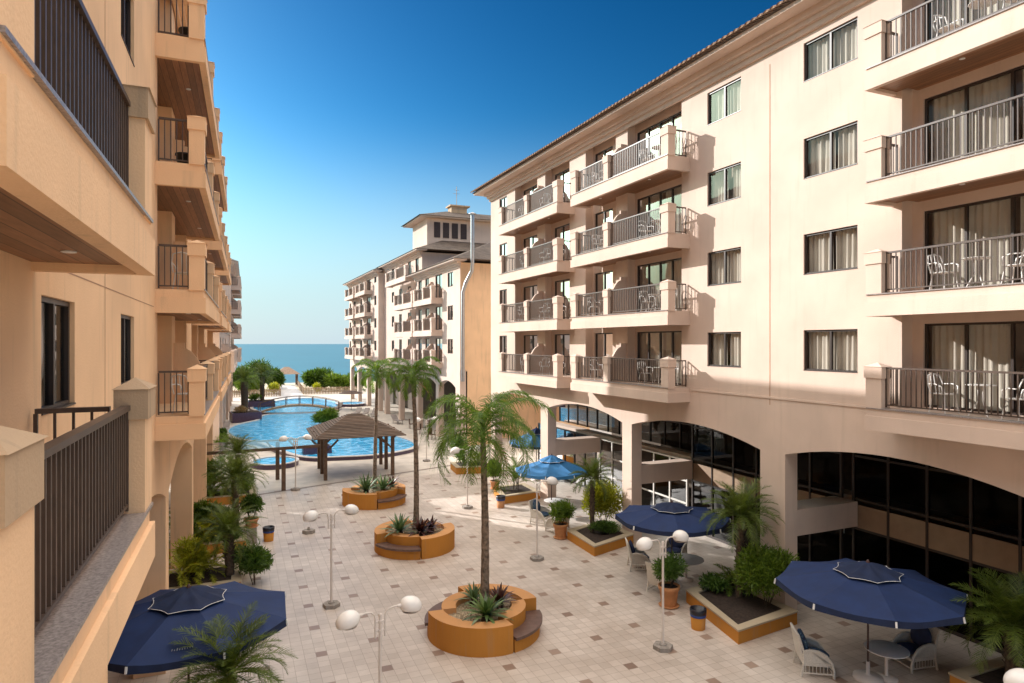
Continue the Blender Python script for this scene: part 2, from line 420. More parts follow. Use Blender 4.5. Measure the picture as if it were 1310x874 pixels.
# ------------------------------------------------------------------ buildings
FL = [6.6, 9.4, 12.2, 15.0]
class Bld:
    """facade frame: t along the facade, n outwards from it, z up"""
    def __init__(self, name, label, cat, x0, k, sgn, tc):
        self.sgn = sgn; self.tc = tc
        self.root = thing(name, label, cat, (x0+k*tc, tc, 0), -atan(k))
    def mb(self):
        s, tc = self.sgn, self.tc
        return MB(lambda t, n, z: (s*n, t-tc, z))
    def W(self, t, n, z):
        self_m = self.root.matrix_basis if False else Matrix.Translation(self.root.location) @ Matrix.Rotation(self.root.rotation_euler.z, 4, 'Z')
        return self_m @ Vector((self.sgn*n, t-self.tc, z))

def wall_sheet(mb, t0, t1, z0, z1, n, holes=(), depth=.14):
    ts = sorted({t0, t1, *[h[0] for h in holes], *[h[1] for h in holes]})
    zs = sorted({z0, z1, *[h[2] for h in holes], *[h[3] for h in holes]})
    for a, b in zip(ts, ts[1:]):
        for c, d in zip(zs, zs[1:]):
            m, q = (a+b)/2, (c+d)/2
            if any(h[0] < m < h[1] and h[2] < q < h[3] for h in holes): continue
            mb.sheet([(a, n, c), (b, n, c), (b, n, d), (a, n, d)])
    for a, b, c, d in holes:
        i = n-depth
        mb.sheet([(a, n, c), (b, n, c), (b, i, c), (a, i, c)])
        mb.sheet([(a, n, d), (b, n, d), (b, i, d), (a, i, d)])
        mb.sheet([(a, n, c), (a, n, d), (a, i, d), (a, i, c)])
        mb.sheet([(b, n, c), (b, n, d), (b, i, d), (b, i, c)])

def opening(B, ta, tb, za, zb, n, sash=2, kind='window', cover=None, rnd=random, glass='glass'):
    """bronze frame (part) with pane and pleated curtain (sub-parts)"""
    fw = .055; f = B.mb()
    a, b = n-.12, n-.05
    f.box(ta, ta+fw, a, b, za, zb); f.box(tb-fw, tb, a, b, za, zb)
    f.box(ta+fw, tb-fw, a, b, zb-fw, zb); f.box(ta+fw, tb-fw, a, b, za, za+fw)
    for i in range(1, sash):
        t = ta+(tb-ta)*i/sash
        f.box(t-fw*.55, t+fw*.55, a-.002, b+.004, za+fw, zb-fw)
    if kind == 'window': f.box(ta-.0, tb+.0, n-.045, n+.012, za+.002, za+.02)
    fo = f.build(kind, M['frame'], B.root)
    g = B.mb(); g.sheet([(ta+fw, n-.09, za+fw), (tb-fw, n-.09, za+fw), (tb-fw, n-.09, zb-fw), (ta+fw, n-.09, zb-fw)])
    g.build('pane', M[glass], fo)
    c = B.mb()
    if cover is None: cover = [(0.0, rnd.uniform(.46, .5)), (rnd.uniform(.5, .53), 1.0)] if rnd.random() < .92 else [(0, .38), (.55, 1)]
    for u0, u1 in cover:
        t0, t1 = ta+(tb-ta)*u0, ta+(tb-ta)*u1
        m = max(4, int((t1-t0)/.035)); vs = []; ph = rnd.uniform(0, 6)
        for i in range(m+1):
            t = t0+(t1-t0)*i/m
            w = .035*sin(t*38+ph)+.02*sin(t*17+ph*2)
            vs += [(t, n-.24+w*.7, za+.01), (t, n-.24+w, zb-.01)]
        c.add(vs, [(2*i, 2*i+2, 2*i+3, 2*i+1) for i in range(m)], True)
    c.build('curtain', M['curtain'], fo)
    return fo

def railing(B, parent, p0, p1, fl, sp=.115, top=1.0, wide=.055, bal=.022):
    """p0,p1 = (t,n) ends of one straight railing"""
    r = B.mb()
    (t0, n0), (t1, n1) = p0, p1
    L_ = sqrt((t1-t0)**2+(n1-n0)**2); d = ((t1-t0)/L_, (n1-n0)/L_)
    r.bar((t0, n0, fl+top-.02), (t1, n1, fl+top-.02), wide, .045)
    r.bar((t0, n0, fl+.085), (t1, n1, fl+.085), .035, .03)
    m = max(2, int(L_/sp))
    for i in range(m+1):
        q = i/m; t, nn = t0+(t1-t0)*q, n0+(n1-n0)*q
        w = bal*1.5 if i in (0, m) else bal
        z0 = fl+.03 if i in (0, m) else fl+.1
        r.box(t-w/2, t+w/2, nn-w/2, nn+w/2, z0, fl+top-.045)
    return r.build('railing', M['rail'], parent)

def pier(mb, ta, tb, na, nb, fl, top=1.33, cap=None):
    p = .03
    mb.box(ta, tb, na, nb, fl-.01, fl+top-.38)
    mb = cap or mb
    mb.box(ta-p, tb+p, na-p, nb+p, fl+top-.38, fl+top-.10)
    a, b = (tb-ta)/2+p, (nb-na)/2+p
    tm, nm = (ta+tb)/2, (na+nb)/2; z = fl+top-.10; e = .015
    mb.add([(ta-p-e, na-p-e, z), (tb+p+e, na-p-e, z), (tb+p+e, nb+p+e, z), (ta-p-e, nb+p+e, z), (tm, nm, z+.10)], [(0, 1, 2, 3), (0, 1, 4), (1, 2, 4), (2, 3, 4), (3, 0, 4)])

def balcony(B, t0, t1, fl, part_t=(), back=-.4, pro=1.0, sp=.115, near=True, far=True, sill=True, mat='stucco', lights=True, big=False, pw=.42, ends=True, ptop=1.14):
    mb = B.mb(); th = .52
    # front beam, end beams, deck plate
    mb.box(t0, t1, pro-.14, pro, fl-th, fl-.17)
    mb.box(t0, t0+.13, .002, pro-.14, fl-th, fl-.17); mb.box(t1-.13, t1, .002, pro-.14, fl-th, fl-.17)
    mb.box(t0+.045, t1-.045, .002, pro-.045, fl-.17, fl)
    if back < 0: mb.box(t0+.4, t1-.4, back+.002, .002, fl-.3, fl-.002)
    ps = []
    if near: ps.append((t0+.01, t0+.01+pw))
    if far: ps.append((t1-.01-pw, t1-.01))
    for t in part_t: ps.append((t-.17, t+.17))
    ps.sort()
    caps = []
    for a, b in ps:
        cap = B.mb() if big else None; caps.append(cap)
        pier(mb, a, b, pro-(.25 if big else .34), pro-.03, fl, top=ptop+(.14 if big else 0), cap=cap)
    o = mb.build('balcony', M[mat], B.root)
    for cap in caps:
        if cap: cap.build('pier_cap', M['stucco_old'], o)
    # soffit
    s = B.mb(); s.box(t0+.131, t1-.131, .004, pro-.141, fl-.44, fl-.40)
    if back < 0: s.box(t0+.42, t1-.42, back+.004, .003, fl-.44, fl-.40)
    s.build('soffit', M['soffit'], o)
    if lights:
        for q in (.25, .75):
            l = B.mb(); l.lathe([(.0, 0), (.055, 0), (.06, -.012), (.045, -.016), (0, -.014)], (t0+(t1-t0)*q, pro*.5, fl-.44), 12)
            l.build('downlight', M['light'], o)
    if sill:
        g = B.mb()
        g.box(t0+.03, t1-.03, pro-.30, pro-.012, fl+.001, fl+.028)
        g.build('sill', M['granite'], o)
    # rails between piers
    edges = [t0+.03]+[x for p in ps for x in p]+[t1-.03]
    if near: edges = edges[1:]
    else: edges = [edges[0]]+edges[1:]
    seq = edges
    if near: seq = seq[1:]
    if far: seq = seq[:-2]
    w = .075 if big else .055
    for a, b in zip(seq[0::2], seq[1::2]):
        if b-a > .3: railing(B, o, (a+.02, pro-.18), (b-.02, pro-.18), fl+.03, sp, wide=w, bal=.026 if big else .022)
    if ends:
        if near: railing(B, o, (t0+.18, pro-.36), (t0+.18, .05), fl, sp, wide=w)
        if far: railing(B, o, (t1-.18, pro-.36), (t1-.18, .05), fl, sp*1.3 if big else sp, wide=w)
    for t in part_t:
        p = B.mb(); prof = [(back+.01, 0), (pro-.345, 0), (pro-.345, 1.05)]
        for i in range(9):
            q = i/8; prof.append((pro-.345-(pro-.345-.25)*q, 1.05+.42*sin(q*pi/2)))
        prof += [(.25, 1.62), (back+.01, 1.62)]
        m = len(prof); vs = [(t-.055, a, fl+z) for a, z in prof]+[(t+.055, a, fl+z) for a, z in prof]
        p.add(vs, [tuple(range(m)), tuple(range(m, 2*m))]+[(i, (i+1) % m, m+(i+1) % m, m+i) for i in range(m)])
        p.build('partition', M[mat], o)
    return o

def arcade(B, cols, z0, z1, spring, rise, n=0.0, dep=.5, mat='stucco', colname='column'):
    """piers cols=[(ta,tb)...] with segmental arches between them"""
    mb = B.mb(); N_ = 14
    for (a, b) in cols:
        mb.box(a, b, n-dep, n, spring, z1)
        c = B.mb(); c.box(a, b, n-dep, n, 0, spring); c.build(colname, M[mat], B.root)
    for (_, a), (b, _) in zip(cols, cols[1:]):
        pts = [(a+(b-a)*i/N_, spring+rise*(1-(2*i/N_-1)**2)) for i in range(N_+1)]
        for (ta, za), (tb, zb) in zip(pts, pts[1:]):
            for nn in (n, n-dep): mb.sheet([(ta, nn, za), (tb, nn, zb), (tb, nn, z1), (ta, nn, z1)])
            mb.sheet([(ta, n, za), (tb, n, zb), (tb, n-dep, zb), (ta, n-dep, za)])
    return mb.build('arcade', M[mat], B.root)

def cornice(B, t0, t1, n, z, over=.85, mat='stucco'):
    c = B.mb()
    c.box(t0-.08, t1+.08, n+.002, n+.10, z-.62, z-.45)
    c.box(t0-.16, t1+.16, n+.002, n+.22, z-.45, z-.30)
    c.box(t0-.24, t1+.24, n+.002, n+min(.36, over-.04), z-.30, z-.12)
    c.box(t0-over, t1+over, n-.3, n+over, z-.12, z)
    return c.build('cornice', M[mat], B.root)

def hip_roof(B, t0, t1, nf, nb, z, h, tiles=0, mat='roof', ridge_in=None):
    r = B.mb(); w = abs(nf-nb)/2; nm = (nf+nb)/2
    i = w if ridge_in is None else ridge_in
    i = min(i, (t1-t0)/2-.05)
    vs = [(t0, nf, z), (t1, nf, z), (t1, nb, z), (t0, nb, z), (t0+i, nm, z+h), (t1-i, nm, z+h)]
    r.add(vs, [(0, 1, 5, 4), (1, 2, 5), (2, 3, 4, 5), (3, 0, 4), (0, 1, 2, 3)])
    o = r.build('roof', M[mat], B.root)
    if tiles:
        e = B.mb(); m = int((t1-t0)/tiles)
        for q in range(m):
            t = t0+(q+.5)*(t1-t0)/m
            vs = []; k = 5
            for nn, zz in ((nf+.10, z+.02), (nf-.9, z+.02+1.0*h/w)):
                for a in range(k+1):
                    an = pi*a/k; vs.append((t-cos(an)*tiles*.42, nn, zz+sin(an)*.085))
            e.add(vs, [(a, a+1, k+2+a, k+1+a) for a in range(k)]+[tuple(range(k+1))], True)
        e.build('eave_tiles', M['eave_tile'], o)
    return o

def box_wall(B, t0, t1, n, nb, z0, z1, name='wall', mat='stucco', near=True, far=True, back=True):
    w = B.mb()
    if near: w.sheet([(t0, n, z0), (t0, nb, z0), (t0, nb, z1), (t0, n, z1)])
    if far: w.sheet([(t1, n, z0), (t1, nb, z0), (t1, nb, z1), (t1, n, z1)])
    if back: w.sheet([(t0, nb, z0), (t1, nb, z0), (t1, nb, z1), (t0, nb, z1)])
    w.sheet([(t0, n, z1), (t1, n, z1), (t1, nb, z1), (t0, nb, z1)])
    w.sheet([(t0, n, z0), (t1, n, z0), (t1, nb, z0), (t0, nb, z0)])
    return w

WZ = (.82, 2.0)      # window sill / head above a floor
# ---------------- right wing (sunlit)
R = Bld('hotel_wing', 'sunlit four storey cream hotel wing with balconies above a dark glazed arcade, on the right', 'hotel building', 15.56, -.0175, -1, 15.0)
rr = random.Random(3)
T0, T1, ZT, ZB = -3.0, 38.76, 17.6, 6.1
w = box_wall(R, T0, T1, -.45, -12, ZB-.2, ZT)
segs = [(T0, 11.28, -.4), (11.28, 19.88, 0), (19.88, 26.9, -.4), (26.9, 28.45, 0), (28.45, 35.0, -.4), (35.0, T1, 0)]
op = []
for f, z in enumerate(FL):
    zw = (z+WZ[0], z+WZ[1])
    if f == 3: zw = (z+.86, z+2.0)
    op += [(1, 12.53, 14.31, *zw, 0, 2, 'window'), (1, 16.84, 18.47, *zw, 0, 2, 'window'),
           (0, 7.05, 11.0, z+.03, z+2.1, -.4, 4, 'balcony_door'), (0, .6, 4.8, z+.03, z+2.1, -.4, 4, 'balcony_door'),
           (2, 20.25, 23.35, z+.03, z+2.1, -.4, 4, 'balcony_door'), (2, 25.2, 26.75, z+.03, z+2.1, -.4, 2, 'balcony_door'),
           (4, 29.1, 30.85, z+.03, z+2.1, -.4, 2, 'balcony_door'), (4, 32.45, 34.75, z+.03, z+2.1, -.4, 2, 'balcony_door'),
           (5, 36.2, 37.35, z+.03, z+2.1, 0, 2, 'balcony_door')]
for i, (a, b, nn) in enumerate(segs):
    wall_sheet(w, a, b, ZB, ZT, nn, [(o[1], o[2], o[3], o[4]) for o in op if o[0] == i])
for (a, b, nn), (c, d, mm) in zip(segs, segs[1:]):
    w.sheet([(b, nn, ZB), (b, mm, ZB), (b, mm, ZT), (b, nn, ZT)])
# piers standing forward of the recesses between the doors
for a, b in ((23.45, 24.35), (31.15, 32.1)): w.box(a, b, -.398, -.02, ZB, ZT)
for nn, a, b in ((-1.6, T0, T1),):
    w.sheet([(a, nn, ZB), (b, nn, ZB), (b, nn, ZT), (a, nn, ZT)])
w.build('wall', M['stucco'], R.root)
for o in op: opening(R, o[1], o[2], o[3], o[4], o[5], o[6], o[7], rnd=rr,
                     cover=None if o[7] == 'window' else ([(.01, rr.uniform(.44, .49)), (rr.uniform(.50, .53), .99)] if rr.random() < .7 else [(.01, rr.uniform(.26, .36)), (rr.uniform(.48, .52), .99)]))
j = R.mb(); j.box(15.585, 15.615, -.01, .006, 6.3, 16.9); j.build('movement_joint', M['joint'], R.root)
b_ = R.mb(); b_.box(11.6, 19.4, -.01, .03, 6.50, 6.56); b_.build('string_course', M['stucco'], R.root)
RB = []
for f, z in enumerate(FL):
    balcony(R, 3.4, 11.55, z, (), sp=.125)
    RB.append(balcony(R, 19.4, 26.56, z, (23.6,), sp=.12))
    balcony(R, 27.9, 35.15, z, (31.48,), sp=.12)
cornice(R, T0, T1, 0, 17.85)
hip_roof(R, T0-.95, T1+.95, .95, -13, 17.86, 3.2, tiles=.25)
arcade(R, [(-.8, .2), (7.2, 8.2), (15.0, 16.0), (23.12, 23.82), (30.8, 31.65), (38.1, 38.74)], 0, 6.1, 4.85, .46)
# mezzanine beams running in from the columns, gallery band, glazed wall
for a, b in ((7.2, 8.2), (15.0, 16.0), (23.12, 23.82), (30.8, 31.65)):
    m_ = R.mb(); m_.box(a+.05, b-.05, -3.2, -.502, 2.3, 3.1); m_.build('gallery_beam', M['stucco'], R.root)
g = R.mb(); g.box(T0, T1, -4.4, -3.75, 2.3, 3.1); g.build('gallery_edge', M['stucco'], R.root)
g = R.mb(); g.box(T0, T1, -9.0, -3.36, .006, .02); g.build('inner_floor', M['room'], R.root)  # dark sheet added to tone down the sunlit floor behind the glass
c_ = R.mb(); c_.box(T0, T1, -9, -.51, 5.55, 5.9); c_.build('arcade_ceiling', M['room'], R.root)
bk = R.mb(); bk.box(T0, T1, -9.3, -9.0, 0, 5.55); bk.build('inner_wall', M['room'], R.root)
# pale panels and pale posters seen through the glass
for (ta, tb, dk) in ((T0, 7.6, 1), (7.9, 15.3, 1), (15.7, 23.3, 1), (23.6, 31.0, 0), (31.4, 38.6, 0)):
    f = R.mb(); m = 6; fw = .07
    zt = 3.05 if not dk else 5.54
    nn = -3.3
    f.box(ta, tb, nn-.05, nn+.05, zt-fw, zt); f.box(ta, tb, nn-.05, nn+.05, 0.01, .10)
    for q in range(m+1):
        t = ta+fw/2+(tb-ta-fw)*q/m; f.box(t-fw/2, t+fw/2, nn-.05, nn+.05, .1, zt-fw)
    for zz in ((2.2, 3.15, 4.55) if dk else (1.1, 2.1)): f.box(ta+fw, tb-fw, nn-.03, nn+.03, zz-.035, zz+.035)
    fo = f.build('glazed_screen', M['frame'] if dk or ta > 30 else M['frame_sunlit'], R.root)
    if dk:
        s_ = R.mb(); s_.box(ta+fw, tb-fw, nn-.022, nn+.022, 2.24, 2.98); s_.build('gallery_band_panel', M['band_dimmed'], R.root)  # gallery band moved into the glass plane, glass dimness put into its colour
    p = R.mb(); p.sheet([(ta, nn, .1), (tb, nn, .1), (tb, nn, zt), (ta, nn, zt)]); p.build('pane', M['glass_dark'], fo)
    if not dk:
        f = R.mb(); 
        for q in range(m+1):
            t = ta+fw/2+(tb-ta-fw)*q/m; f.box(t-fw/2, t+fw/2, -4.9, -4.8, 3.1, 5.54)
        f.box(ta, tb, -4.88, -4.82, 4.3, 4.36)
        fo = f.build('gallery_screen', M['frame'], R.root)
        p = R.mb(); p.sheet([(ta, -4.85, 3.1), (tb, -4.85, 3.1), (tb, -4.85, 5.54), (ta, -4.85, 5.54)]); p.build('pane', M['glass_dark'], fo)
for t in (8.7, 9.9): 
    d_ = R.mb(); d_.box(t, t+.8, -3.62, -3.56, 2.05, 2.85); d_.build('notice_panel', M['paint_panel'], R.root)
for t in (17.0, 18.4, 20.2, 21.6):
    d_ = R.mb(); d_.box(t, t+.75, -5.0, -4.94, 1.35, 2.25); d_.build('pale_panel', M['paint_panel'], R.root)

# ---------------- far right wing
C = Bld('hotel_wing', 'distant stepped cream hotel wing with roof tower and metal flue beside the sea', 'hotel building', 17.4, -.0175, -1, 50.0)
rr = random.Random(5)
def far_seg(B, t0, t1, n, nb, ztop, floors, ops, back_n=-1.4, zb=6.1, near=True):
    w = box_wall(B, t0, t1, n, nb, zb-.15, ztop, near=near)
    wall_sheet(w, t0, t1, zb, ztop, n, [(o[0], o[1], o[2], o[3]) for o in ops])
    w.sheet([(t0, n+back_n, zb), (t1, n+back_n, zb), (t1, n+back_n, ztop), (t0, n+back_n, ztop)])
    w.build('wall', M['stucco'], B.root)
    for o in ops: opening(B, o[0], o[1], o[2], o[3], n, 2, o[4], rnd=rr)
S1 = []; S2 = []; S3 = []
for f, z in enumerate(FL):
    if f < 3:
        S1 += [(51.7, 53.1, z+.8, z+2.0, 'window'), (54.6, 56.6, z+.03, z+2.1, 'balcony_door'), (58.6, 59.8, z+.03, z+2.1, 'balcony_door'), (61.0, 62.2, z+.03, z+2.1, 'balcony_door')]
    S2 += [(64.2, 65.4, z+.03, z+2.1, 'balcony_door'), (67.2, 68.4, z+.03, z+2.1, 'balcony_door'), (71, 72.2, z+.03, z+2.1, 'balcony_door'), (74.5, 75.7, z+.8, z+2.0, 'window')]
    S3 += [(80.6, 81.8, z+.8, z+2.0, 'window'), (84, 86.2, z+.03, z+2.1, 'balcony_door'), (89.5, 91, z+.03, z+2.1, 'balcony_door'), (94.5, 95.8, z+.03, z+2.1, 'balcony_door'), (98, 99.1, z+.8, z+2, 'window')]
far_seg(C, 49.9, 63, 0, -12, 14.75, 3, S1, near=False)
e_ = C.mb(); e_.sheet([(49.9, 0, 6.0), (49.9, -12, 6.0), (49.9, -12, 14.75), (49.9, 0, 14.75)]); e_.build('end_wall', M['stucco_bounce_tint'], C.root)  # warm bounce light tinted into this shaded end wall
far_seg(C, 63, 79.5, -.6, -12, 17.3, 4, S2)
far_seg(C, 79.5, 99.5, .15, -12, 16.9, 4, S3)
for f, z in enumerate(FL):
    if f < 3:
        balcony(C, 54.6, 60.6, z, (57.4,), sp=.16, sill=False, lights=False, back=0)
        balcony(C, 61.0, 68.4, z, (64.6,), sp=.16, sill=False, lights=False, back=0)
    else:
        balcony(C, 63.8, 72.6, z, (68,), sp=.16, sill=False, lights=False, back=0, pro=.9)
    balcony(C, 83, 89.6, z, (86.4,), sp=.2, sill=False, lights=False, back=0, pro=1.15)
    balcony(C, 91, 97.6, z, (94.4,), sp=.2, sill=False, lights=False, back=0, pro=1.15)
cornice(C, 49.9, 63, 0, 14.95, .8); hip_roof(C, 49.0, 64, .9, -13, 14.96, 3.0)
cornice(C, 63, 79.5, -.6, 17.5, .8); hip_roof(C, 62.1, 80.4, .3, -12.8, 17.51, 2.6)
cornice(C, 79.5, 99.5, .15, 17.1, .8); hip_roof(C, 78.6, 100.4, 1.05, -12.9, 17.11, 3.0)
arcade(C, [(49.9, 51.0), (55.6, 56.4), (62.2, 63.0), (69.2, 70), (76, 76.8), (79.6, 80.4), (86.6, 87.4), (93, 93.8), (98.7, 99.5)], 0, 6.1, 4.6, .5, n=.02)
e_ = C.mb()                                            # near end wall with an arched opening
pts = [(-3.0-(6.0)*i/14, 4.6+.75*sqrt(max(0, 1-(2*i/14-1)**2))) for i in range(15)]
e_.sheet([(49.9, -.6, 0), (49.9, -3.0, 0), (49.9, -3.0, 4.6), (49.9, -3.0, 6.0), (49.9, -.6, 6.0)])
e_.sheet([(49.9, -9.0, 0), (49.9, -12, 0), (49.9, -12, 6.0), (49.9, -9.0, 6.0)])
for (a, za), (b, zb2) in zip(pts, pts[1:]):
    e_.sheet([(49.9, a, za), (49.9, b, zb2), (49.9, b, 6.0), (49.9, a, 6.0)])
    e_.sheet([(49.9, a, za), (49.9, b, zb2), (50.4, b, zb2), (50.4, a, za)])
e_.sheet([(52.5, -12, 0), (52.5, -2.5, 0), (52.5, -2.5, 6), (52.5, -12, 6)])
e_.build('end_wall', M['stucco_bounce_tint'], C.root)
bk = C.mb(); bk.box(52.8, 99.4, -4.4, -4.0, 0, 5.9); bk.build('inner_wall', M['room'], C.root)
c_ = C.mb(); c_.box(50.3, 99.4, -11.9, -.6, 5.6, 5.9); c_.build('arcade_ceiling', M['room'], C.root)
tw = box_wall(C, 66, 71.6, -2.0, -15, 17.3, 21.3)
wall_sheet(tw, 66, 71.6, 17.3, 21.3, -2.0)
two = tw.build('tower', M['stucco'], C.root)
for i in range(4):
    l = C.mb(); a = -2.75-i*.98
    l.box(65.93, 66.0, a-.66, a, 19.35, 20.95)
    for q in range(10): l.bar((65.915, a-.62, 19.45+q*.155), (65.915, a-.04, 19.45+q*.155), .05, .05)
    l.build('louvre', M['louvre'], two)
tc_ = C.mb(); tc_.box(65.1, 72.5, -15.9, -1.1, 21.3, 21.42); tc_.build('cornice', M['stucco'], two)
hip = C.mb(); hip.add([(64.9, -.9, 21.43), (72.7, -.9, 21.43), (72.7, -16, 21.43), (64.9, -16, 21.43), (68.8, -5.0, 22.75), (68.8, -12, 22.75)],
                      [(0, 1, 4), (1, 2, 5, 4), (2, 3, 5), (3, 0, 4, 5), (0, 1, 2, 3)])
hip.build('roof', M['roof'], two)
ch = C.mb(); ch.box(68.2, 69.4, -7.2, -5.4, 22.3, 23.25); ch.box(68.0, 69.6, -7.5, -5.2, 23.25, 23.4)
ch.build('chimney', M['stucco_old'], two)
an = C.mb(); an.tube([(68.8, -6.2, 23.4), (68.8, -6.2, 25.6)], .035, 6); an.bar((68.8, -6.6, 24.8), (68.8, -5.8, 24.8), .03); an.bar((68.8, -6.5, 25.2), (68.8, -5.9, 25.2), .03)
an.build('antenna', M['lampcap'], two)
fl_ = C.mb(); fl_.tube([(49.55, -.1, 5.2), (49.55, -.1, 12.3), (49.35, -.3, 13.1), (48.85, -.62, 14.0), (48.75, -.62, 14.6), (48.75, -.62, 18.4)], .15, 12)
fl_.lathe([(.0, .12), (.30, 0), (.30, -.06), (.16, -.1)], (48.75, -.62, 18.5), 12); fl_.build('flue', M['steel'], C.root)

# ---------------- left wing (in shade), two blocks
L = Bld('hotel_wing', 'shaded peach hotel wing in the left foreground with dark railed balconies', 'hotel building', -1.85, .013, 1, 10.0)
rr = random.Random(9)
T0, T1 = -4.0, 43.0
w = box_wall(L, T0, T1, -.45, -11, ZB-.2, ZT)
segs = [(T0, 16.5, 0), (16.5, 24.0, -.4), (24.0, 26.2, 0), (26.2, 33.6, -.4), (33.6, 36.4, 0), (36.4, 42.2, -.4), (42.2, T1, 0)]
op = []
for f, z in enumerate(FL):
    op += [(0, 7.62, 8.95, z+.9, z+2.08, 0, 2, 'window'), (0, 11.95, 13.25, z+.9, z+2.08, 0, 2, 'window'), (0, 3.6, 6.2, z+.03, z+2.1, 0, 3, 'balcony_door'),
           (1, 16.9, 19.4, z+.03, z+2.1, -.4, 3, 'balcony_door'), (1, 21.6, 23.4, z+.03, z+2.1, -.4, 2, 'balcony_door'),
           (3, 26.8, 28.6, z+.03, z+2.1, -.4, 2, 'balcony_door'), (3, 31, 33, z+.03, z+2.1, -.4, 2, 'balcony_door'),
           (5, 36.9, 38.9, z+.03, z+2.1, -.4, 2, 'balcony_door')]
for i, (a, b, nn) in enumerate(segs):
    wall_sheet(w, a, b, ZB, ZT, nn, [(o[1], o[2], o[3], o[4]) for o in op if o[0] == i])
for (a, b, nn), (c, d, mm) in zip(segs, segs[1:]):
    w.sheet([(b, nn, ZB), (b, mm, ZB), (b, mm, ZT), (b, nn, ZT)])
for a, b in ((19.75, 20.6), (29.3, 30.2)): w.box(a, b, -.398, -.02, ZB, ZT)
w.sheet([(T0, -1.6, ZB), (T1, -1.6, ZB), (T1, -1.6, ZT), (T0, -1.6, ZT)])
w.build('wall', M['stucco_bounce_tint'], L.root)
for o in op: opening(L, o[1], o[2], o[3], o[4], o[5], o[6], o[7], rnd=rr, cover=[(0, rr.uniform(.08, .2)), (rr.uniform(.8, .9), 1)] if o[0] == 0 else None, glass='glass_left')
for z in (8.98, 11.78):
    pass
j = L.mb()
j.box(10.68, 10.70, -.01, .004, 6.3, 16.9); j.box(7.5, 15.9, -.01, .004, 8.99, 9.005); j.build('movement_joint', M['joint'], L.root)
for f, z in enumerate(FL):
    balcony(L, 3.06, 7.42, z, (), back=0, sp=.105, big=True, pw=.46, mat='stucco_bounce_tint')
    balcony(L, 16.1, 24.3, z, (20.2,), mat='stucco_bounce_tint')
    balcony(L, 26.5, 33.9, z, (30.1,), mat='stucco_bounce_tint')
    if f < 3: balcony(L, 36.2, 42.3, z, (39.5,), mat='stucco_bounce_tint')
cornice(L, T0, T1, 0, 17.95, .42, mat='stucco_bounce_tint'); hip_roof(L, T0-.5, T1+.5, .5, -12, 17.96, 3.0, tiles=.3)
arcade(L, [(-3, -2.2), (4, 4.7), (10.3, 11.0), (18.3, 19.0), (26.7, 27.4), (35.6, 36.3), (42.3, 42.98)], 0, 6.1, 4.4, .6, n=-.02, dep=.7, mat='stucco_bounce_tint')
bk = L.mb(); bk.box(T0, T1, -4.4, -4.0, 0, 5.9); bk.build('inner_wall', M['stucco_bounce_tint'], L.root)
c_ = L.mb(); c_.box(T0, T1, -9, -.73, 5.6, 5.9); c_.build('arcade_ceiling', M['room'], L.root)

D = Bld('hotel_wing', 'low far end of the left hotel wing, next to the pool', 'hotel building', -1.85, .013, 1, 60.0)
S1 = []; S3 = []
for f, z in enumerate(FL):
    if f < 1: S1 += [(53.6, 55.6, z+.03, z+2.1, 'balcony_door'), (59, 61, z+.03, z+2.1, 'balcony_door'), (66, 68, z+.03, z+2.1, 'balcony_door')]
    S3 += [(80.6, 81.8, z+.8, z+2.0, 'window'), (84, 86, z+.03, z+2.1, 'balcony_door'), (90, 92, z+.03, z+2.1, 'balcony_door'), (96, 98, z+.03, z+2.1, 'balcony_door')]
far_seg(D, 52, 78, 0, -10, 9.6, 1, S1)
far_seg(D, 78, 102, .15, -10, 17.0, 4, S3)
for f, z in enumerate(FL):
    if f < 1:
        balcony(D, 53, 60, z, (56.5,), sp=.16, sill=False, lights=False, back=0)
        balcony(D, 63, 70, z, (66.5,), sp=.16, sill=False, lights=False, back=0)
    balcony(D, 82.5, 89, z, (86,), sp=.2, sill=False, lights=False, back=0, pro=1.2)
    balcony(D, 91, 98, z, (94.5,), sp=.2, sill=False, lights=False, back=0, pro=1.2)
cornice(D, 52, 78, 0, 9.8, .5); hip_roof(D, 51.4, 78, .6, -10.8, 9.81, 1.6)
cornice(D, 78, 102, .15, 17.2, .8); hip_roof(D, 77.1, 102.9, 1.0, -10.9, 17.21, 2.6)
arcade(D, [(52, 52.8), (59.6, 60.4), (67.6, 68.4), (77.2, 78), (85.6, 86.4), (93.6, 94.4), (101.2, 102)], 0, 6.1, 4.4, .6, n=-.02, dep=.6)
bk = D.mb(); bk.box(52, 102, -4.4, -4.0, 0, 5.9); bk.build('inner_wall', M['stucco_bounce_tint'], D.root)
# ------------------------------------------------------------------ vegetation builders
def leaf_blade(mb, p, d, side, L_, w, droop=.0, seg=2, fold=0):
    """tapered blade from p along d, width along side, drooping"""
    vs = []; q = Vector(p); d = Vector(d).normalized(); side = Vector(side).normalized()
    for i in range(seg+1):
        s = i/seg
        ww = w*(.55+.9*s-1.42*s*s) if seg > 2 else w*(1-.97*s if i else .7)
        ww = max(ww, w*.02)
        vs += [q-side*ww*.5, q+side*ww*.5]
        q = q+d*(L_/seg); d = (d+Vector((0, 0, -droop/seg))).normalized()
    mb.add(vs, [(2*i, 2*i+1, 2*i+3, 2*i+2) for i in range(seg)])

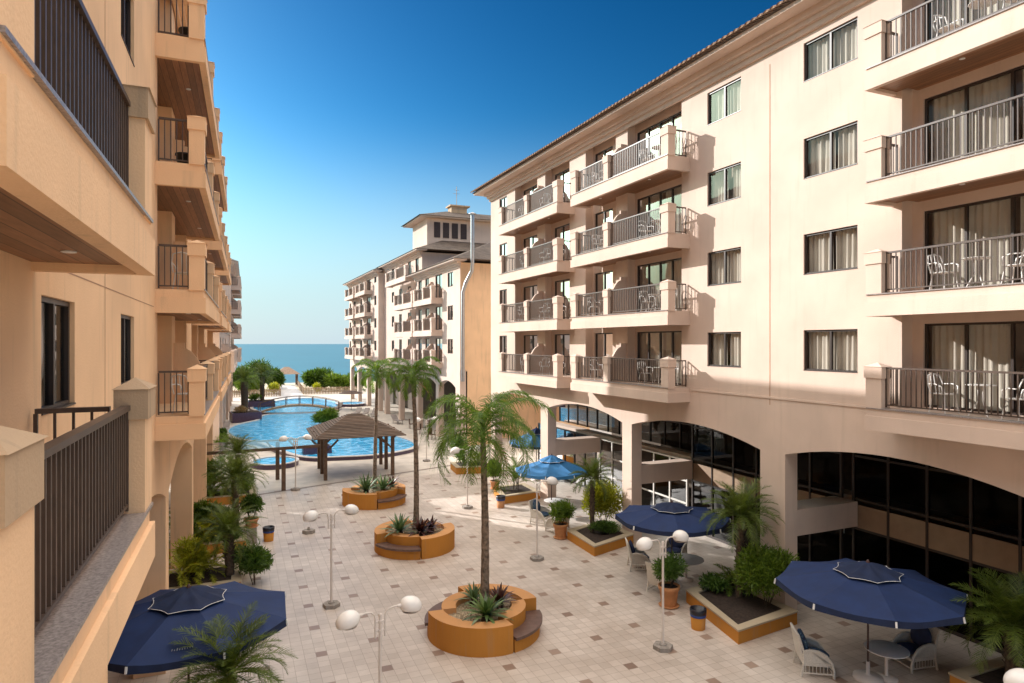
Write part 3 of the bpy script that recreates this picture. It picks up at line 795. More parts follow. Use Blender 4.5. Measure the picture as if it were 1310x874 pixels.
def frond(mb, o, az, L_, el0, bend, nl, ll, lw, ldroop, rnd, spread=1.0, rr_=.012, start=.15, vee=.25):
    p = Vector(o); pts = [p.copy()]; n = 12; dirs = []
    az2 = az
    for i in range(n):
        s = (i+.5)/n
        e = el0-bend*s**1.25
        az2 += rnd.uniform(-.03, .03)
        d = Vector((cos(e)*cos(az2), cos(e)*sin(az2), sin(e))); dirs.append(d)
        p = p+d*(L_/n); pts.append(p.copy())
    mb.tube(pts, [rr_*(1-.8*i/n) for i in range(n+1)], 3, False)
    for k in range(nl):
        s = start+(1-start)*(k+.5)/nl
        x = s*n; i = min(n-1, int(x)); pt = pts[i].lerp(pts[i+1], x-i); d = dirs[i]
        side0 = d.cross(Vector((0, 0, 1)))
        if side0.length < .05: side0 = Vector((-sin(az), cos(az), 0))
        side0.normalize(); up = side0.cross(d)
        prof = min(1, .45+2.2*(s-start))*min(1, (1.04-s)*3.2)
        for sg in (-1, 1):
            jx = rnd.uniform(-.25, .25)
            dd = side0*sg*spread+d*(.55+.5*s+jx)+up*(vee+rnd.uniform(-.2, .2))
            leaf_blade(mb, pt, dd, d, ll*prof*rnd.uniform(.8, 1.15), lw, ldroop*rnd.uniform(.7, 1.3), 3 if ll > .3 else 2)

def queen_palm(x, y, z0, zt, label, crown=2.0, seed=1, nf=20, dry=0, lean=(0, 0), r0=.15):
    rnd = random.Random(seed)
    P = thing('palm_tree', label, 'palm tree', (x, y, z0))
    h = zt-z0; t = MB(); pts = []; rad = []
    for i in range(25):
        s = i/24
        pts.append((lean[0]*s*s+.03*sin(3*s), lean[1]*s*s, h*s)); rad.append(r0*(1.1-.42*s)+.008*(i % 2)+(.05*(1-s*8) if s < .125 else 0))
    t.tube(pts, rad, 12); t.build('trunk', M['trunk'], P)
    top = Vector(pts[-1])
    c = MB()
    c.tube([top-Vector((0, 0, .1)), top+Vector((0, 0, .35)), top+Vector((0, 0, .75))], [r0*.7, r0*.62, r0*.2], 8)
    for k in range(nf):
        a = k*2.39996+rnd.uniform(-.2, .2); q = k/nf
        el = radians(82-72*q**.9)
        frond(c, top+Vector((.05*cos(a), .05*sin(a), .45-.3*q)), a, crown*rnd.uniform(.85, 1.1), el, radians(138+30*q)*rnd.uniform(.85, 1.1), 60, .56*crown/2, .036, 2.3, rnd, .8, .022, .10)
    c.build('crown', M['palm'], P)
    if dry:
        c = MB()
        for k in range(dry):
            a = rnd.uniform(-1.2, .3); frond(c, top+Vector((.1*cos(a), .1*sin(a), .1)), a, 1.1, radians(-20), radians(70), 22, .3, .03, 1.6, rnd, .35, .02)
        c.build('dry_frond', M['dry'], P)
    return P

def date_palm(x, y, z0, h, label, L_=1.25, seed=1, nf=34, r0=.10, lean=(0, 0), group=None):
    rnd = random.Random(seed)
    P = thing('date_palm', label, 'palm', (x, y, z0), 0, group)
    t = MB(); pts = []; rad = []
    for i in range(15):
        s = i/14; pts.append((lean[0]*s*s, lean[1]*s*s, h*s)); rad.append(r0*(.95+.12*s)+.012*(i % 2))
    t.tube(pts, rad, 10)
    top = Vector(pts[-1])
    for k in range(40):
        a = k*2.4; zz = h*(.35+.62*k/40); q = zz/h
        px, py = lean[0]*q*q, lean[1]*q*q
        t.bar((px+r0*.8*cos(a), py+r0*.8*sin(a), zz), (px+r0*1.5*cos(a), py+r0*1.5*sin(a), zz+.09), .04, .03)
    t.build('trunk', M['trunk_dark'], P)
    c = MB()
    nf = int(nf*1.35)
    for k in range(nf):
        a = k*2.39996+rnd.uniform(-.2, .2); q = k/nf
        el = radians(86-92*q**1.05)
        frond(c, top+Vector((.05*cos(a), .05*sin(a), .08)), a, L_*rnd.uniform(.85, 1.12), el, radians(58+40*q)*rnd.uniform(.85, 1.15), 42, .26*L_/1.2, .027, .55, rnd, .8, .010, .1, .3)
    c.build('crown', M['palm_dark'], P)
    return P

def bush_mesh(c, r, n, ls, rnd, lobes=7, hang=.2):
    mb = MB(); c = Vector(c)
    L_ = []
    for k in range(lobes):
        a = rnd.uniform(0, 6.28); e = rnd.uniform(-.35, 1.2)
        q = rnd.uniform(.25, .62)
        L_.append((Vector((r[0]*q*cos(a)*cos(e), r[1]*q*sin(a)*cos(e), r[2]*q*sin(e))), rnd.uniform(.42, .62)))
    for k in range(n):
        o, s = rnd.choice(L_)
        v = Vector((rnd.gauss(0, 1), rnd.gauss(0, 1), rnd.gauss(0, 1))).normalized()
        q = rnd.uniform(.45, 1.08)
        p = c+o+Vector((v.x*r[0], v.y*r[1], v.z*r[2]))*s*q
        d = (v+Vector((rnd.gauss(0, .6), rnd.gauss(0, .6), rnd.gauss(.25, .5)))).normalized()
        sd = d.cross(Vector((rnd.gauss(0, 1), rnd.gauss(0, 1), rnd.gauss(0, 1))))
        if sd.length < .05: continue
        leaf_blade(mb, p, d, sd, ls*rnd.uniform(.7, 1.3), ls*.42, hang, 2)
    return mb

def stems(mb, base, c, r, rnd, k=5, rad=.018):
    for i in range(k):
        a = rnd.uniform(0, 6.28)
        e = Vector(c)+Vector((r[0]*.55*cos(a), r[1]*.55*sin(a), r[2]*rnd.uniform(-.1, .5)))
        b = Vector(base)+Vector((.06*cos(a), .06*sin(a), 0))
        mb.tube([b, b.lerp(e, .5)+Vector((0, 0, .05)), e], [rad, rad*.7, rad*.3], 5, False)

def shrub(x, y, z0, r, label, mat='bush', n=900, ls=.11, seed=1, name='shrub', cat='shrub', lift=None, group=None, lobes=8):
    rnd = random.Random(seed)
    P = thing(name, label, cat, (x, y, z0), 0, group)
    cz = r[2]*.95 if lift is None else lift
    s = MB(); stems(s, (0, 0, -.02), (0, 0, cz), r, rnd); s.build('stem', M['trunk_dark'], P)
    bush_mesh((0, 0, cz), r, int(n*2.4), ls*1.15, rnd, lobes).build('foliage', M[mat], P)
    return P

def fern_shrub(x, y, z0, L_, label, mat='bush_mid', seed=1, nf=26, cat='shrub', ll=.2, name='feathery_shrub', el=(85, 15), stemh=.25):
    rnd = random.Random(seed)
    P = thing(name, label, cat, (x, y, z0))
    s = MB()
    for k in range(6): s.tube([(rnd.uniform(-.12, .12), rnd.uniform(-.12, .12), -.02), (rnd.uniform(-.2, .2), rnd.uniform(-.2, .2), stemh+.1)], .015, 5)
    s.build('stem', M['trunk_dark'], P)
    c = MB()
    for k in range(nf):
        a = rnd.uniform(0, 6.28); q = k/nf
        frond(c, (rnd.uniform(-.2, .2), rnd.uniform(-.2, .2), stemh*rnd.uniform(.3, 1)), a, L_*rnd.uniform(.7, 1.15), radians(el[0]+(el[1]-el[0])*q), radians(75), 26, ll, .04, .5, rnd, .7, .008, .2)
    c.build('foliage', M[mat], P)
    return P

def rosette(x, y, z0, L_, w, nl, label, mat, seed=1, name='bromeliad', el=(80, 12), droop=.9, cat='plant', base=True):
    rnd = random.Random(seed); L_ *= 1.22; w *= 1.25; nl = int(nl*1.2)
    P = thing(name, label, cat, (x, y, z0))
    c = MB()
    for k in range(nl):
        a = k*2.39996; q = k/nl
        e = radians(el[0]+(el[1]-el[0])*q)
        d = Vector((cos(e)*cos(a), cos(e)*sin(a), sin(e))); side = Vector((-sin(a), cos(a), 0))
        leaf_blade(c, Vector((.06*cos(a), .06*sin(a), .12+.1*(1-q))), d, side, L_*rnd.uniform(.8, 1.1)*(.7+.3*q), w, droop*rnd.uniform(.7, 1.2), 6)
    c.build('leaves', M[mat], P)
    if base:
        b = MB(); b.lathe([(.05, -.05), (.14, 0), (.13, .12), (.05, .22)], n=9); b.build('stem', M['trunk_dark'], P)
    return P

# ------------------------------------------------------------------ round planters with benches
def round_planter(x, y, rot, label):
    P = thing('round_planter', label, 'planter', (x, y, 0), rot)
    A = radians(52); H_ = .76
    samp = []
    def sec(a0, a1, ro, ri, n):
        for i in range(n+1): samp.append((a0+(a1-a0)*i/n, ro, ri))
    sec(-A, A, 1.6, 1.18, 20); sec(A, pi-A, 1.2, .80, 14); sec(pi-A, pi+A, 1.6, 1.18, 20); sec(pi+A, 2*pi-A, 1.2, .80, 14)
    samp.append(samp[0])
    w = MB(); zg = .60
    for (a, ro, ri), (b, so, si) in zip(samp, samp[1:]):
        def p(r, t, z): return (r*cos(t), r*sin(t), z)
        w.cur = 0; w.sheet([p(ro, a, 0), p(so, b, 0), p(so, b, H_), p(ro, a, H_)])
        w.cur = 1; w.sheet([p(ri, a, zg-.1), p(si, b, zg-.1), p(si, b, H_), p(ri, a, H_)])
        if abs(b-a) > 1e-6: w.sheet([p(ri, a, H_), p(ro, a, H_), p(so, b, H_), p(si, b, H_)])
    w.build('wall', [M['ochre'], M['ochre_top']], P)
    g = MB(); m = len(samp)-1
    vs = [(0, 0, zg+.05)]+[((ri+.004)*cos(a), (ri+.004)*sin(a), zg) for a, _, ri in samp[:-1]]
    g.add(vs, [(0, 1+i, 1+(i+1) % m) for i in range(m)])
    rnd = random.Random(int(x*10+y))
    for k in range(520):
        a = rnd.uniform(0, 6.28); q = sqrt(rnd.random())*.98
        side = A < (a % pi) < pi-A
        rmx = .80 if side else 1.16
        q *= rmx; s = rnd.uniform(.015, .038)
        zz = zg+.05*(1-q/rmx)+.008
        cx_, cy_ = q*cos(a), q*sin(a)
        g.add([(cx_-s, cy_, zz), (cx_, cy_-s, zz), (cx_+s, cy_, zz), (cx_, cy_+s, zz), (cx_, cy_, zz+s*.8)], [(0, 1, 4), (1, 2, 4), (2, 3, 4), (3, 0, 4)])
    g.build('gravel', M['gravel'], P)
    for s0 in (A+.03, pi+A+.03):
        s1 = s0+pi-2*A-.06; n = 14
        def ring(r0, r1, z0, z1, mb):
            vs = []
            for i in range(n+1):
                a = s0+(s1-s0)*i/n
                for r, z in ((r0, z0), (r1, z0), (r1, z1), (r0, z1)): vs.append((r*cos(a), r*sin(a), z))
            fs = [(0, 1, 2, 3), (4*n, 4*n+3, 4*n+2, 4*n+1)]
            for i in range(n):
                o = 4*i
                for k in range(4): fs.append((o+k, o+4+k, o+4+(k+1) % 4, o+(k+1) % 4))
            mb.add(vs, fs)
        b = MB(); ring(1.203, 1.60, 0, .34, b); b.build('bench_base', M['ochre'], P)
        b = MB(); ring(1.203, 1.68, .34, .42, b); b.build('bench_seat', M['bench'], P)
    return P

round_planter(6.5, 17.5, radians(47), 'nearest round ochre planter with two curved brown bench seats and a tall palm')
round_planter(6.62, 25.8, radians(-43), 'middle round ochre planter with bench facing the viewer, holding dark red and pale green rosettes')
round_planter(6.55, 33.9, radians(32), 'farthest round ochre planter with bench seat, just in front of the timber pavilion')
queen_palm(6.62, 17.75, .6, 5.35, 'tall palm with drooping fronds rising from the nearest round planter', 2.4, 11, 24, 6, (-.02, .1), .118)
queen_palm(6.75, 26.1, .6, 6.55, 'tall thin palm standing in the middle round planter', 1.5, 12, 20, 1, (-.1, .1), .105)
queen_palm(6.6, 34.1, .6, 6.3, 'tall palm in the farthest round planter beside the pavilion roof', 1.55, 13, 20, 1, (.15, .1), .10)
rosette(6.3, 16.75, .62, .62, .13, 34, 'bright green bromeliad on pebbles in the nearest round planter', 'brom', 3)
rosette(6.95, 17.45, .62, .5, .12, 26, 'dark bronze bromeliad behind the green one in the nearest round planter', 'brom_red', 4)
rosette(6.35, 17.9, .62, .5, .08, 30, 'dull green rosette tucked behind the palm trunk in the nearest planter', 'agave', 5)
rosette(5.95, 25.6, .62, .75, .14, 30, 'pale green agave at the left of the middle round planter', 'agave', 6, 'agave')
rosette(6.7, 25.2, .62, .62, .14, 34, 'dark red bromeliad beside the agave in the middle round planter', 'brom_red', 7)
rosette(7.2, 25.5, .62, .5, .12, 26, 'smaller dark red bromeliad at the right of the middle planter', 'brom_red', 8)
rosette(6.05, 33.4, .62, .95, .11, 42, 'broad grey green agave at the left of the farthest round planter', 'agave', 9, 'agave', droop=.6)
rosette(6.9, 33.3, .62, .8, .10, 40, 'grey green agave in front of the palm in the farthest planter', 'agave', 10, 'agave', droop=.6)
rosette(7.45, 33.8, .62, .7, .11, 28, 'dark red rosette at the right of the farthest planter', 'brom_red', 11)

# ------------------------------------------------------------------ box planters
def box_planter(poly, h, label, top='planter_top', rim=.28):
    cx_ = sum(p[0] for p in poly)/len(poly); cy_ = sum(p[1] for p in poly)/len(poly)
    P = thing('box_planter', label, 'planter', (cx_, cy_, 0))
    q = [(x-cx_, y-cy_) for x, y in poly]
    w = MB(); w.prism(q, 0, h-.05); w.build('wall', M['ochre'], P)
    def shrink(k): return [(x*(1-k/ max(.3, sqrt(x*x+y*y))), y*(1-k/max(.3, sqrt(x*x+y*y)))) for x, y in q]
    o, i = shrink(-.03), shrink(rim*1.3)
    n = len(q); r = MB()
    vs = [(x, y, h-.048) for x, y in o]+[(x, y, h) for x, y in o]+[(x, y, h) for x, y in i]+[(x, y, h-.048) for x, y in i]
    fs = []
    for k in range(n):
        k2 = (k+1) % n
        fs += [(k, k2, n+k2, n+k), (n+k, n+k2, 2*n+k2, 2*n+k), (2*n+k, 2*n+k2, 3*n+k2, 3*n+k)]
    r.add(vs, fs); r.build('rim', M[top], P)
    s = MB(); rnd = random.Random(int(cx_*7+cy_)); g = 7
    def bil(u, v):
        a, b, c, d = i[0], i[1], i[2], i[3]
        return tuple(a[k]*(1-u)*(1-v)+b[k]*u*(1-v)+c[k]*u*v+d[k]*(1-u)*v for k in (0, 1))
    vs = [(*bil(a/g, b/g), h-.04+(rnd.uniform(0, .09) if 0 < a < g and 0 < b < g else 0)) for b in range(g+1) for a in range(g+1)]
    s.add(vs, [(b*(g+1)+a, b*(g+1)+a+1, (b+1)*(g+1)+a+1, (b+1)*(g+1)+a) for b in range(g) for a in range(g)], True)
    s.build('soil', M['soil'], P)
    return P
box_planter([(12.6, 14.0), (15.1, 14.35), (15.1, 17.2), (13.15, 16.95)], .40, 'ochre box planter with stone rim holding a palm and round bush by the column')
box_planter([(12.7, 21.95), (15.0, 22.75), (15.0, 25.1), (12.78, 24.35)], .40, 'ochre box planter with a palm and lime green bush by the sunlit column')
box_planter([(12.5, 30.9), (14.8, 31.25), (14.8, 33.4), (12.9, 33.2)], .42, 'ochre box planter behind the bright blue parasol')
box_planter([(12.7, 39.1), (15.1, 38.7), (15.1, 41), (12.9, 41)], .45, 'far ochre box planter at the corner of the sunlit wing')
box_planter([(15.3, 10.05), (17.4, 10.05), (17.4, 7.2), (15.3, 7.2)], .55, 'ochre planter at the lower right corner under a feathery palm')
box_planter([(-2.4, 27.95), (.35, 27.95), (.35, 30.3), (-2.4, 30.3)], .45, 'low ochre planter along the shaded wing, next to a bin')
box_planter([(-2.4, 36.3), (.9, 36.3), (.9, 38.4), (-2.4, 38.4)], .45, 'farther low ochre planter along the shaded wing, towards the pool')
box_planter([(-2.4, 23.3), (.12, 23.3), (.12, 25.2), (-2.4, 25.2)], .40, 'low ochre planter just behind the nearest navy parasol at left')
box_planter([(-2.4, 12.6), (.25, 12.6), (.25, 14.6), (-2.4, 14.6)], .40, 'low ochre planter under the palm at the bottom left')

date_palm(14.2, 15.75, .38, 2.45, 'dark feathery date palm in the box planter beside the pale column', 1.35, 21, 38, .10, (.08, 0))
shrub(14.55, 15.0, .36, (.95, .85, .9), 'dense round dark green bush in the near right box planter', 'bush_mid', 4200, .11, 22, lift=.92, lobes=16)
shrub(13.9, 16.5, .36, (.45, .5, .3), 'low dark leafy plant behind the near right palm trunk', 'bush', 420, .12, 23)
date_palm(13.55, 23.6, .38, 2.15, 'date palm growing from the planter next to the lime bush', 1.15, 24, 34, .09)
shrub(14.6, 24.5, .36, (.95, .9, 1.0), 'lime yellow bush glowing beside the sunlit column', 'bush_lime', 2600, .12, 25, lift=1.0, lobes=11)
shrub(13.9, 23.4, .36, (.85, .55, .26), 'low dark green ground cover round the date palm foot beside the lime bush', 'bush', 800, .10, 26)
fern_shrub(13.7, 32.0, .4, 1.3, 'yellow green drooping palm clump in the planter behind the bright blue parasol', 'palm', 27, 26, 'plant', .3, el=(88, 30), stemh=.9)
shrub(13.4, 40.0, .42, (.8, .8, .6), 'dark bush in the far right box planter', 'bush', 800, .14, 28)
fern_shrub(14.3, 39.8, .42, 1.3, 'light green fan of fronds in the far right box planter', 'bush_mid', 29, 20, 'plant', .3)
date_palm(16.1, 9.2, .5, 1.25, 'large feathery palm filling the lower right corner', 1.45, 30, 44, .11)
# left side
date_palm(-.05, 28.9, .42, 2.2, 'date palm with thick rough trunk in the low planter beside the bin', 1.35, 31, 38, .12)
date_palm(.05, 37.2, .42, 1.95, 'date palm in the farther left planter against the pool', 1.3, 32, 34, .12)
date_palm(-.22, 24.05, .38, 1.35, 'stubby date palm right behind the navy parasol at left', 1.2, 33, 34, .15, (-.05, .1))
date_palm(-.15, 13.75, .38, 1.35, 'broad dark palm at the bottom left in front of the navy parasol', 1.3, 34, 44, .11)
shrub(.56, 23.9, .02, (.68, .62, .66), 'round dark green bush beside the stubby palm behind the navy parasol', 'bush', 1500, .12, 35, lift=.75, lobes=10)
fern_shrub(-1.7, 28.6, .42, 1.35, 'light green arching shrub in the left planter, close to the column', 'bush_mid', 36, 40)
fern_shrub(-.9, 28.9, .42, 1.25, 'light green arching shrub between the column shrub and the date palm', 'bush_mid', 37, 38)
shrub(-.6, 28.4, .40, (.9, .45, .22), 'low dark ground cover along the left planter edge', 'bush', 700, .11, 38)
fern_shrub(-1.2, 37.0, .42, 1.6, 'tall feathery green shrub at the column end of the farther left planter', 'bush_mid', 39, 44)
fern_shrub(-.5, 36.8, .42, 1.4, 'feathery green shrub next to the date palm of the farther left planter', 'bush_mid', 40, 38)
fern_shrub(-1.6, 24.0, .38, 1.3, 'lime green feathery shrub behind the navy parasol, beside the column', 'bush_lime', 41, 38)
fern_shrub(-.95, 24.4, .38, 1.15, 'small lime feathery shrub between the column shrub and stubby palm', 'bush_lime', 42, 34)
shrub(.45, 37.6, .42, (.5, .5, .55), 'leafy dark bush at the open end of the farther left planter', 'bush', 900, .12, 43)

shrub(-1.3, 29.6, .42, (.9, .6, .75), 'tall leafy bush against the column at the back of the left planter', 'bush_mid', 1000, .14, 44)
shrub(-.55, 29.7, .42, (.6, .5, .5), 'dark leafy bush behind the date palm trunk in the left planter', 'bush', 800, .13, 45)
shrub(-1.5, 37.8, .42, (.9, .6, .9), 'large leafy bush at the back of the farther left planter', 'bush_mid', 1000, .16, 46)
fern_shrub(.2, 25.7, .02, 1.0, 'green arching shrub on the paving edge behind the stubby palm', 'bush_mid', 47, 34)
shrub(-1.2, 13.3, .38, (.8, .7, .5), 'low bush beside the broad dark palm at the bottom left', 'bush', 900, .12, 48)
shrub(16.4, 8.3, .5, (.8, .7, .6), 'dark bush behind the feathery palm at the lower right corner', 'bush', 900, .13, 49)
fern_shrub(14.6, 16.4, .36, .9, 'fine leaved shrub between palm and column in the near right planter', 'bush_mid', 50, 34)

fern_shrub(-2.0, 29.3, .42, 1.6, 'tallest feathery shrub at the column foot of the left planter', 'bush_mid', 101, 44)
fern_shrub(-1.25, 28.3, .42, 1.2, 'light green feathery shrub at the front edge of the left planter', 'bush_lime', 102, 36)
shrub(-.2, 28.35, .42, (.45, .4, .3), 'small round bush under the date palm of the left planter', 'bush_mid', 500, .1, 103)
fern_shrub(-1.9, 37.4, .42, 1.7, 'tall arching shrub at the wall end of the farther left planter', 'bush_mid', 104, 44)
shrub(.2, 36.8, .42, (.5, .4, .4), 'low bush at the front edge of the farther left planter', 'bush_mid', 600, .12, 105)
shrub(-1.35, 24.7, .38, (.7, .6, .7), 'lime green bush against the column behind the navy parasol', 'bush_lime', 900, .12, 106)
fern_shrub(-.1, 43.5, 0, 1.4, 'feathery clump on the deck left of the little spa pool', 'bush_mid', 107, 40)
fern_shrub(-1.0, 46.5, 0, 1.5, 'feathery clump beside the left wing, behind the spa pool', 'bush', 108, 40)
shrub(-1.2, 52.5, 0, (.8, 1.0, .8), 'leafy bush by the left wing columns near the main pool', 'bush_mid', 900, .17, 109)
shrub(-1.3, 57.5, 0, (.7, .9, .7), 'leafy bush by the left wing columns, nearer the pool bulge', 'bush', 800, .17, 110)

# ------------------------------------------------------------------ pots, bins
def potted(x, y, z0, rp, hp, r, label, plabel, seed, mat='bush', potm='terra', n=800, saucer=True, ls=.11):
    P = thing('flower_pot', plabel, 'pot', (x, y, z0))
    m = MB(); m.lathe([(rp*.72, 0), (rp*.95, hp*.82), (rp*1.06, hp*.83), (rp*1.08, hp), (rp*.95, hp), (rp*.93, hp*.9), (0, hp*.9)], n=22); m.build('pot', M[potm], P)
    if saucer:
        m = MB(); m.lathe([(rp*.9, .005), (rp*1.05, .05), (rp*.85, .05), (0, .02)], n=20); m.build('saucer', M[potm], P)
    m = MB(); m.lathe([(rp*.9, hp*.915), (0, hp*.93)], n=16); m.build('soil', M['soil'], P)
    shrub(x, y, z0+hp*.9, r, label, mat, n, ls, seed, lift=r[2]*1.0, lobes=9)
potted(12.6, 24.6, 0, .30, .62, (.55, .55, .5), 'bright green bush in a terracotta pot near the blue cushioned chair', 'terracotta pot by the corner of the lime bush planter', 51, 'bush_mid', n=1100)
potted(12.45, 16.9, 0, .31, .66, (.6, .6, .5), 'leafy dark green bush in the terracotta pot beside the near box planter', 'terracotta pot with saucer between white chair and near box planter', 52, 'bush', n=1200)
potted(12.75, 32.6, .42, .26, .45, (.45, .45, .62), 'tall leafy bush in an ochre pot by the small black topped bin', 'pale ochre pot on the far planter corner by the palm clump', 53, 'bush_mid', n=800, ls=.14)
potted(.55, 29.1, .62, .28, .36, (.55, .55, .52), 'bushy dark plant in a low clay pot on the grey block', 'low clay pot on a grey block at the end of the left planter', 54, 'bush', n=900)
blk = MB(); blk.box(-.2, .2, -.28, .28, 0, .62); tag(blk.build('pot_pedestal', M['concrete'], None, (.56, 29.1, 0)), 'grey concrete block carrying the clay pot at the left planter', 'pedestal')

def bin_(x, y, label, body='ochre', s=1.0):
    P = thing('litter_bin', label, 'bin', (x, y, 0))
    m = MB(); m.lathe([(.19*s, 0), (.215*s, .36*s), (.2*s, .36*s)], n=18); m.build('body', M[body], P)
    m = MB(); m.lathe([(.222*s, .36*s), (.235*s, .42*s), (.225*s, .43*s)], n=18, cap=False); m.build('band', M['bin_blue'], P)
    m = MB(); m.lathe([(.228*s, .43*s), (.24*s, .50*s), (.235*s, .58*s), (.20*s, .585*s), (.18*s, .42*s), (0, .40*s)], n=18); m.build('liner', M['bin_black'], P)
bin_(12.25, 15.25, 'small ochre bin with blue band and black liner by the near terracotta pot')
bin_(1.22, 29.0, 'ochre bin with black liner beside the grey block at left')
bin_(12.2, 30.4, 'small dark topped bin in front of the planter behind the bright blue parasol', 'terra')

# ------------------------------------------------------------------ lamps
def lamp(x, y, az, label, two=True, h=2.85):
    P = thing('courtyard_lamp', label, 'lamp post', (x, y, 0), az, 'courtyard lamp posts')
    m = MB(); m.prism([(.27*cos(pi/6*(2*i+1)*1.0), .27*sin(pi/6*(2*i+1))) for i in range(6)], 0, .11); m.lathe([(.10, .11), (.10, .14), (.05, .15)], n=14); m.build('foot', M['concrete'], P)
    m = MB(); m.tube([(0, 0, .12), (0, 0, h)], [.036, .030], 10); m.lathe([(.05, h-.32), (.05, h-.27)], n=12); m.lathe([(.05, h-.14), (.05, h-.09)], n=12); m.lathe([(.035, h), (.04, h+.03), (0, h+.05)], n=12)
    m.build('pole', M['lampmetal'], P)
    for s in ((1, -1) if two else (1,)):
        m = MB(); p = [(s*.10, 0, h-.42), (s*.10, 0, h-.05), (s*.125, 0, h+.04), (s*.19, 0, h+.10), (s*.28, 0, h+.115), (s*.44, 0, h+.10)]
        m.tube(p, .019, 8); m.tube([(s*.36, 0, h+.108), (s*.46, 0, h+.097)], [.03, .045], 10); m.bar((0, 0, h-.295), (s*.10, 0, h-.295), .03); m.bar((0, 0, h-.115), (s*.10, 0, h-.115), .03)
        m.build('arm', M['lampmetal'], P)
        g = MB(); vs = []; nu, nv = 20, 12; c = Vector((s*.66, 0, h+.06))
        for j in range(nv+1):
            t = pi*j/nv
            for i in range(nu):
                a = 2*pi*i/nu
                X = .235*sin(t)*cos(a); Y = .20*sin(t)*sin(a); Z = .185*cos(t)
                if Z < -.09: Z = -.09-(abs(Z)-.09)*.15
                vs.append((c.x+X, Y, c.z+Z-.12*X*s))
        g.add(vs, [(j*nu+i, (j+1)*nu+i, (j+1)*nu+(i+1) % nu, j*nu+(i+1) % nu) for j in range(nv) for i in range(nu)], True)
        go = g.build('globe', M['globe'], P)
        q = MB(); q.lathe([(.0, -.002), (.175, 0), (.18, .012)], (c.x, 0, c.z-.112), 18); q.build('diffuser_ring', M['lampcap'], go)
    return P
lamp(2.6, 12.85, radians(12), 'nearest white twin globe lamp at the bottom, left of the nearest round planter')
lamp(2.72, 20.97, radians(14), 'twin globe lamp on open paving left of the middle round planter')
lamp(3.03, 38.4, radians(5), 'far twin globe lamp standing before the flat glass canopy')
lamp(10.56, 14.6, radians(8), 'twin globe lamp right of the nearest planter, before the terracotta pot')
lamp(10.51, 22.49, radians(3), 'single globe lamp in front of the bright blue parasol', False)
lamp(10.61, 30.91, radians(5), 'twin globe lamp standing behind the nearest palm trunk')
lamp(12.2, 44.3, radians(5), 'twin globe lamp right of the timber pavilion, near the pool edge')
lamp(11.9, 6.0, radians(150), 'lamp whose white globe peeks in at the bottom right corner')
m = MB(); m.prism([(.27*cos(pi/3*i), .24*sin(pi/3*i)) for i in range(6)], 0, .14); m.lathe([(.06, .14), (.05, .26), (0, .27)], n=10)
tag(m.build('lamp_foot', M['concrete'], None, (2.87, 29.49, 0)), 'empty concrete lamp foot without a pole on the open paving', 'lamp foot')

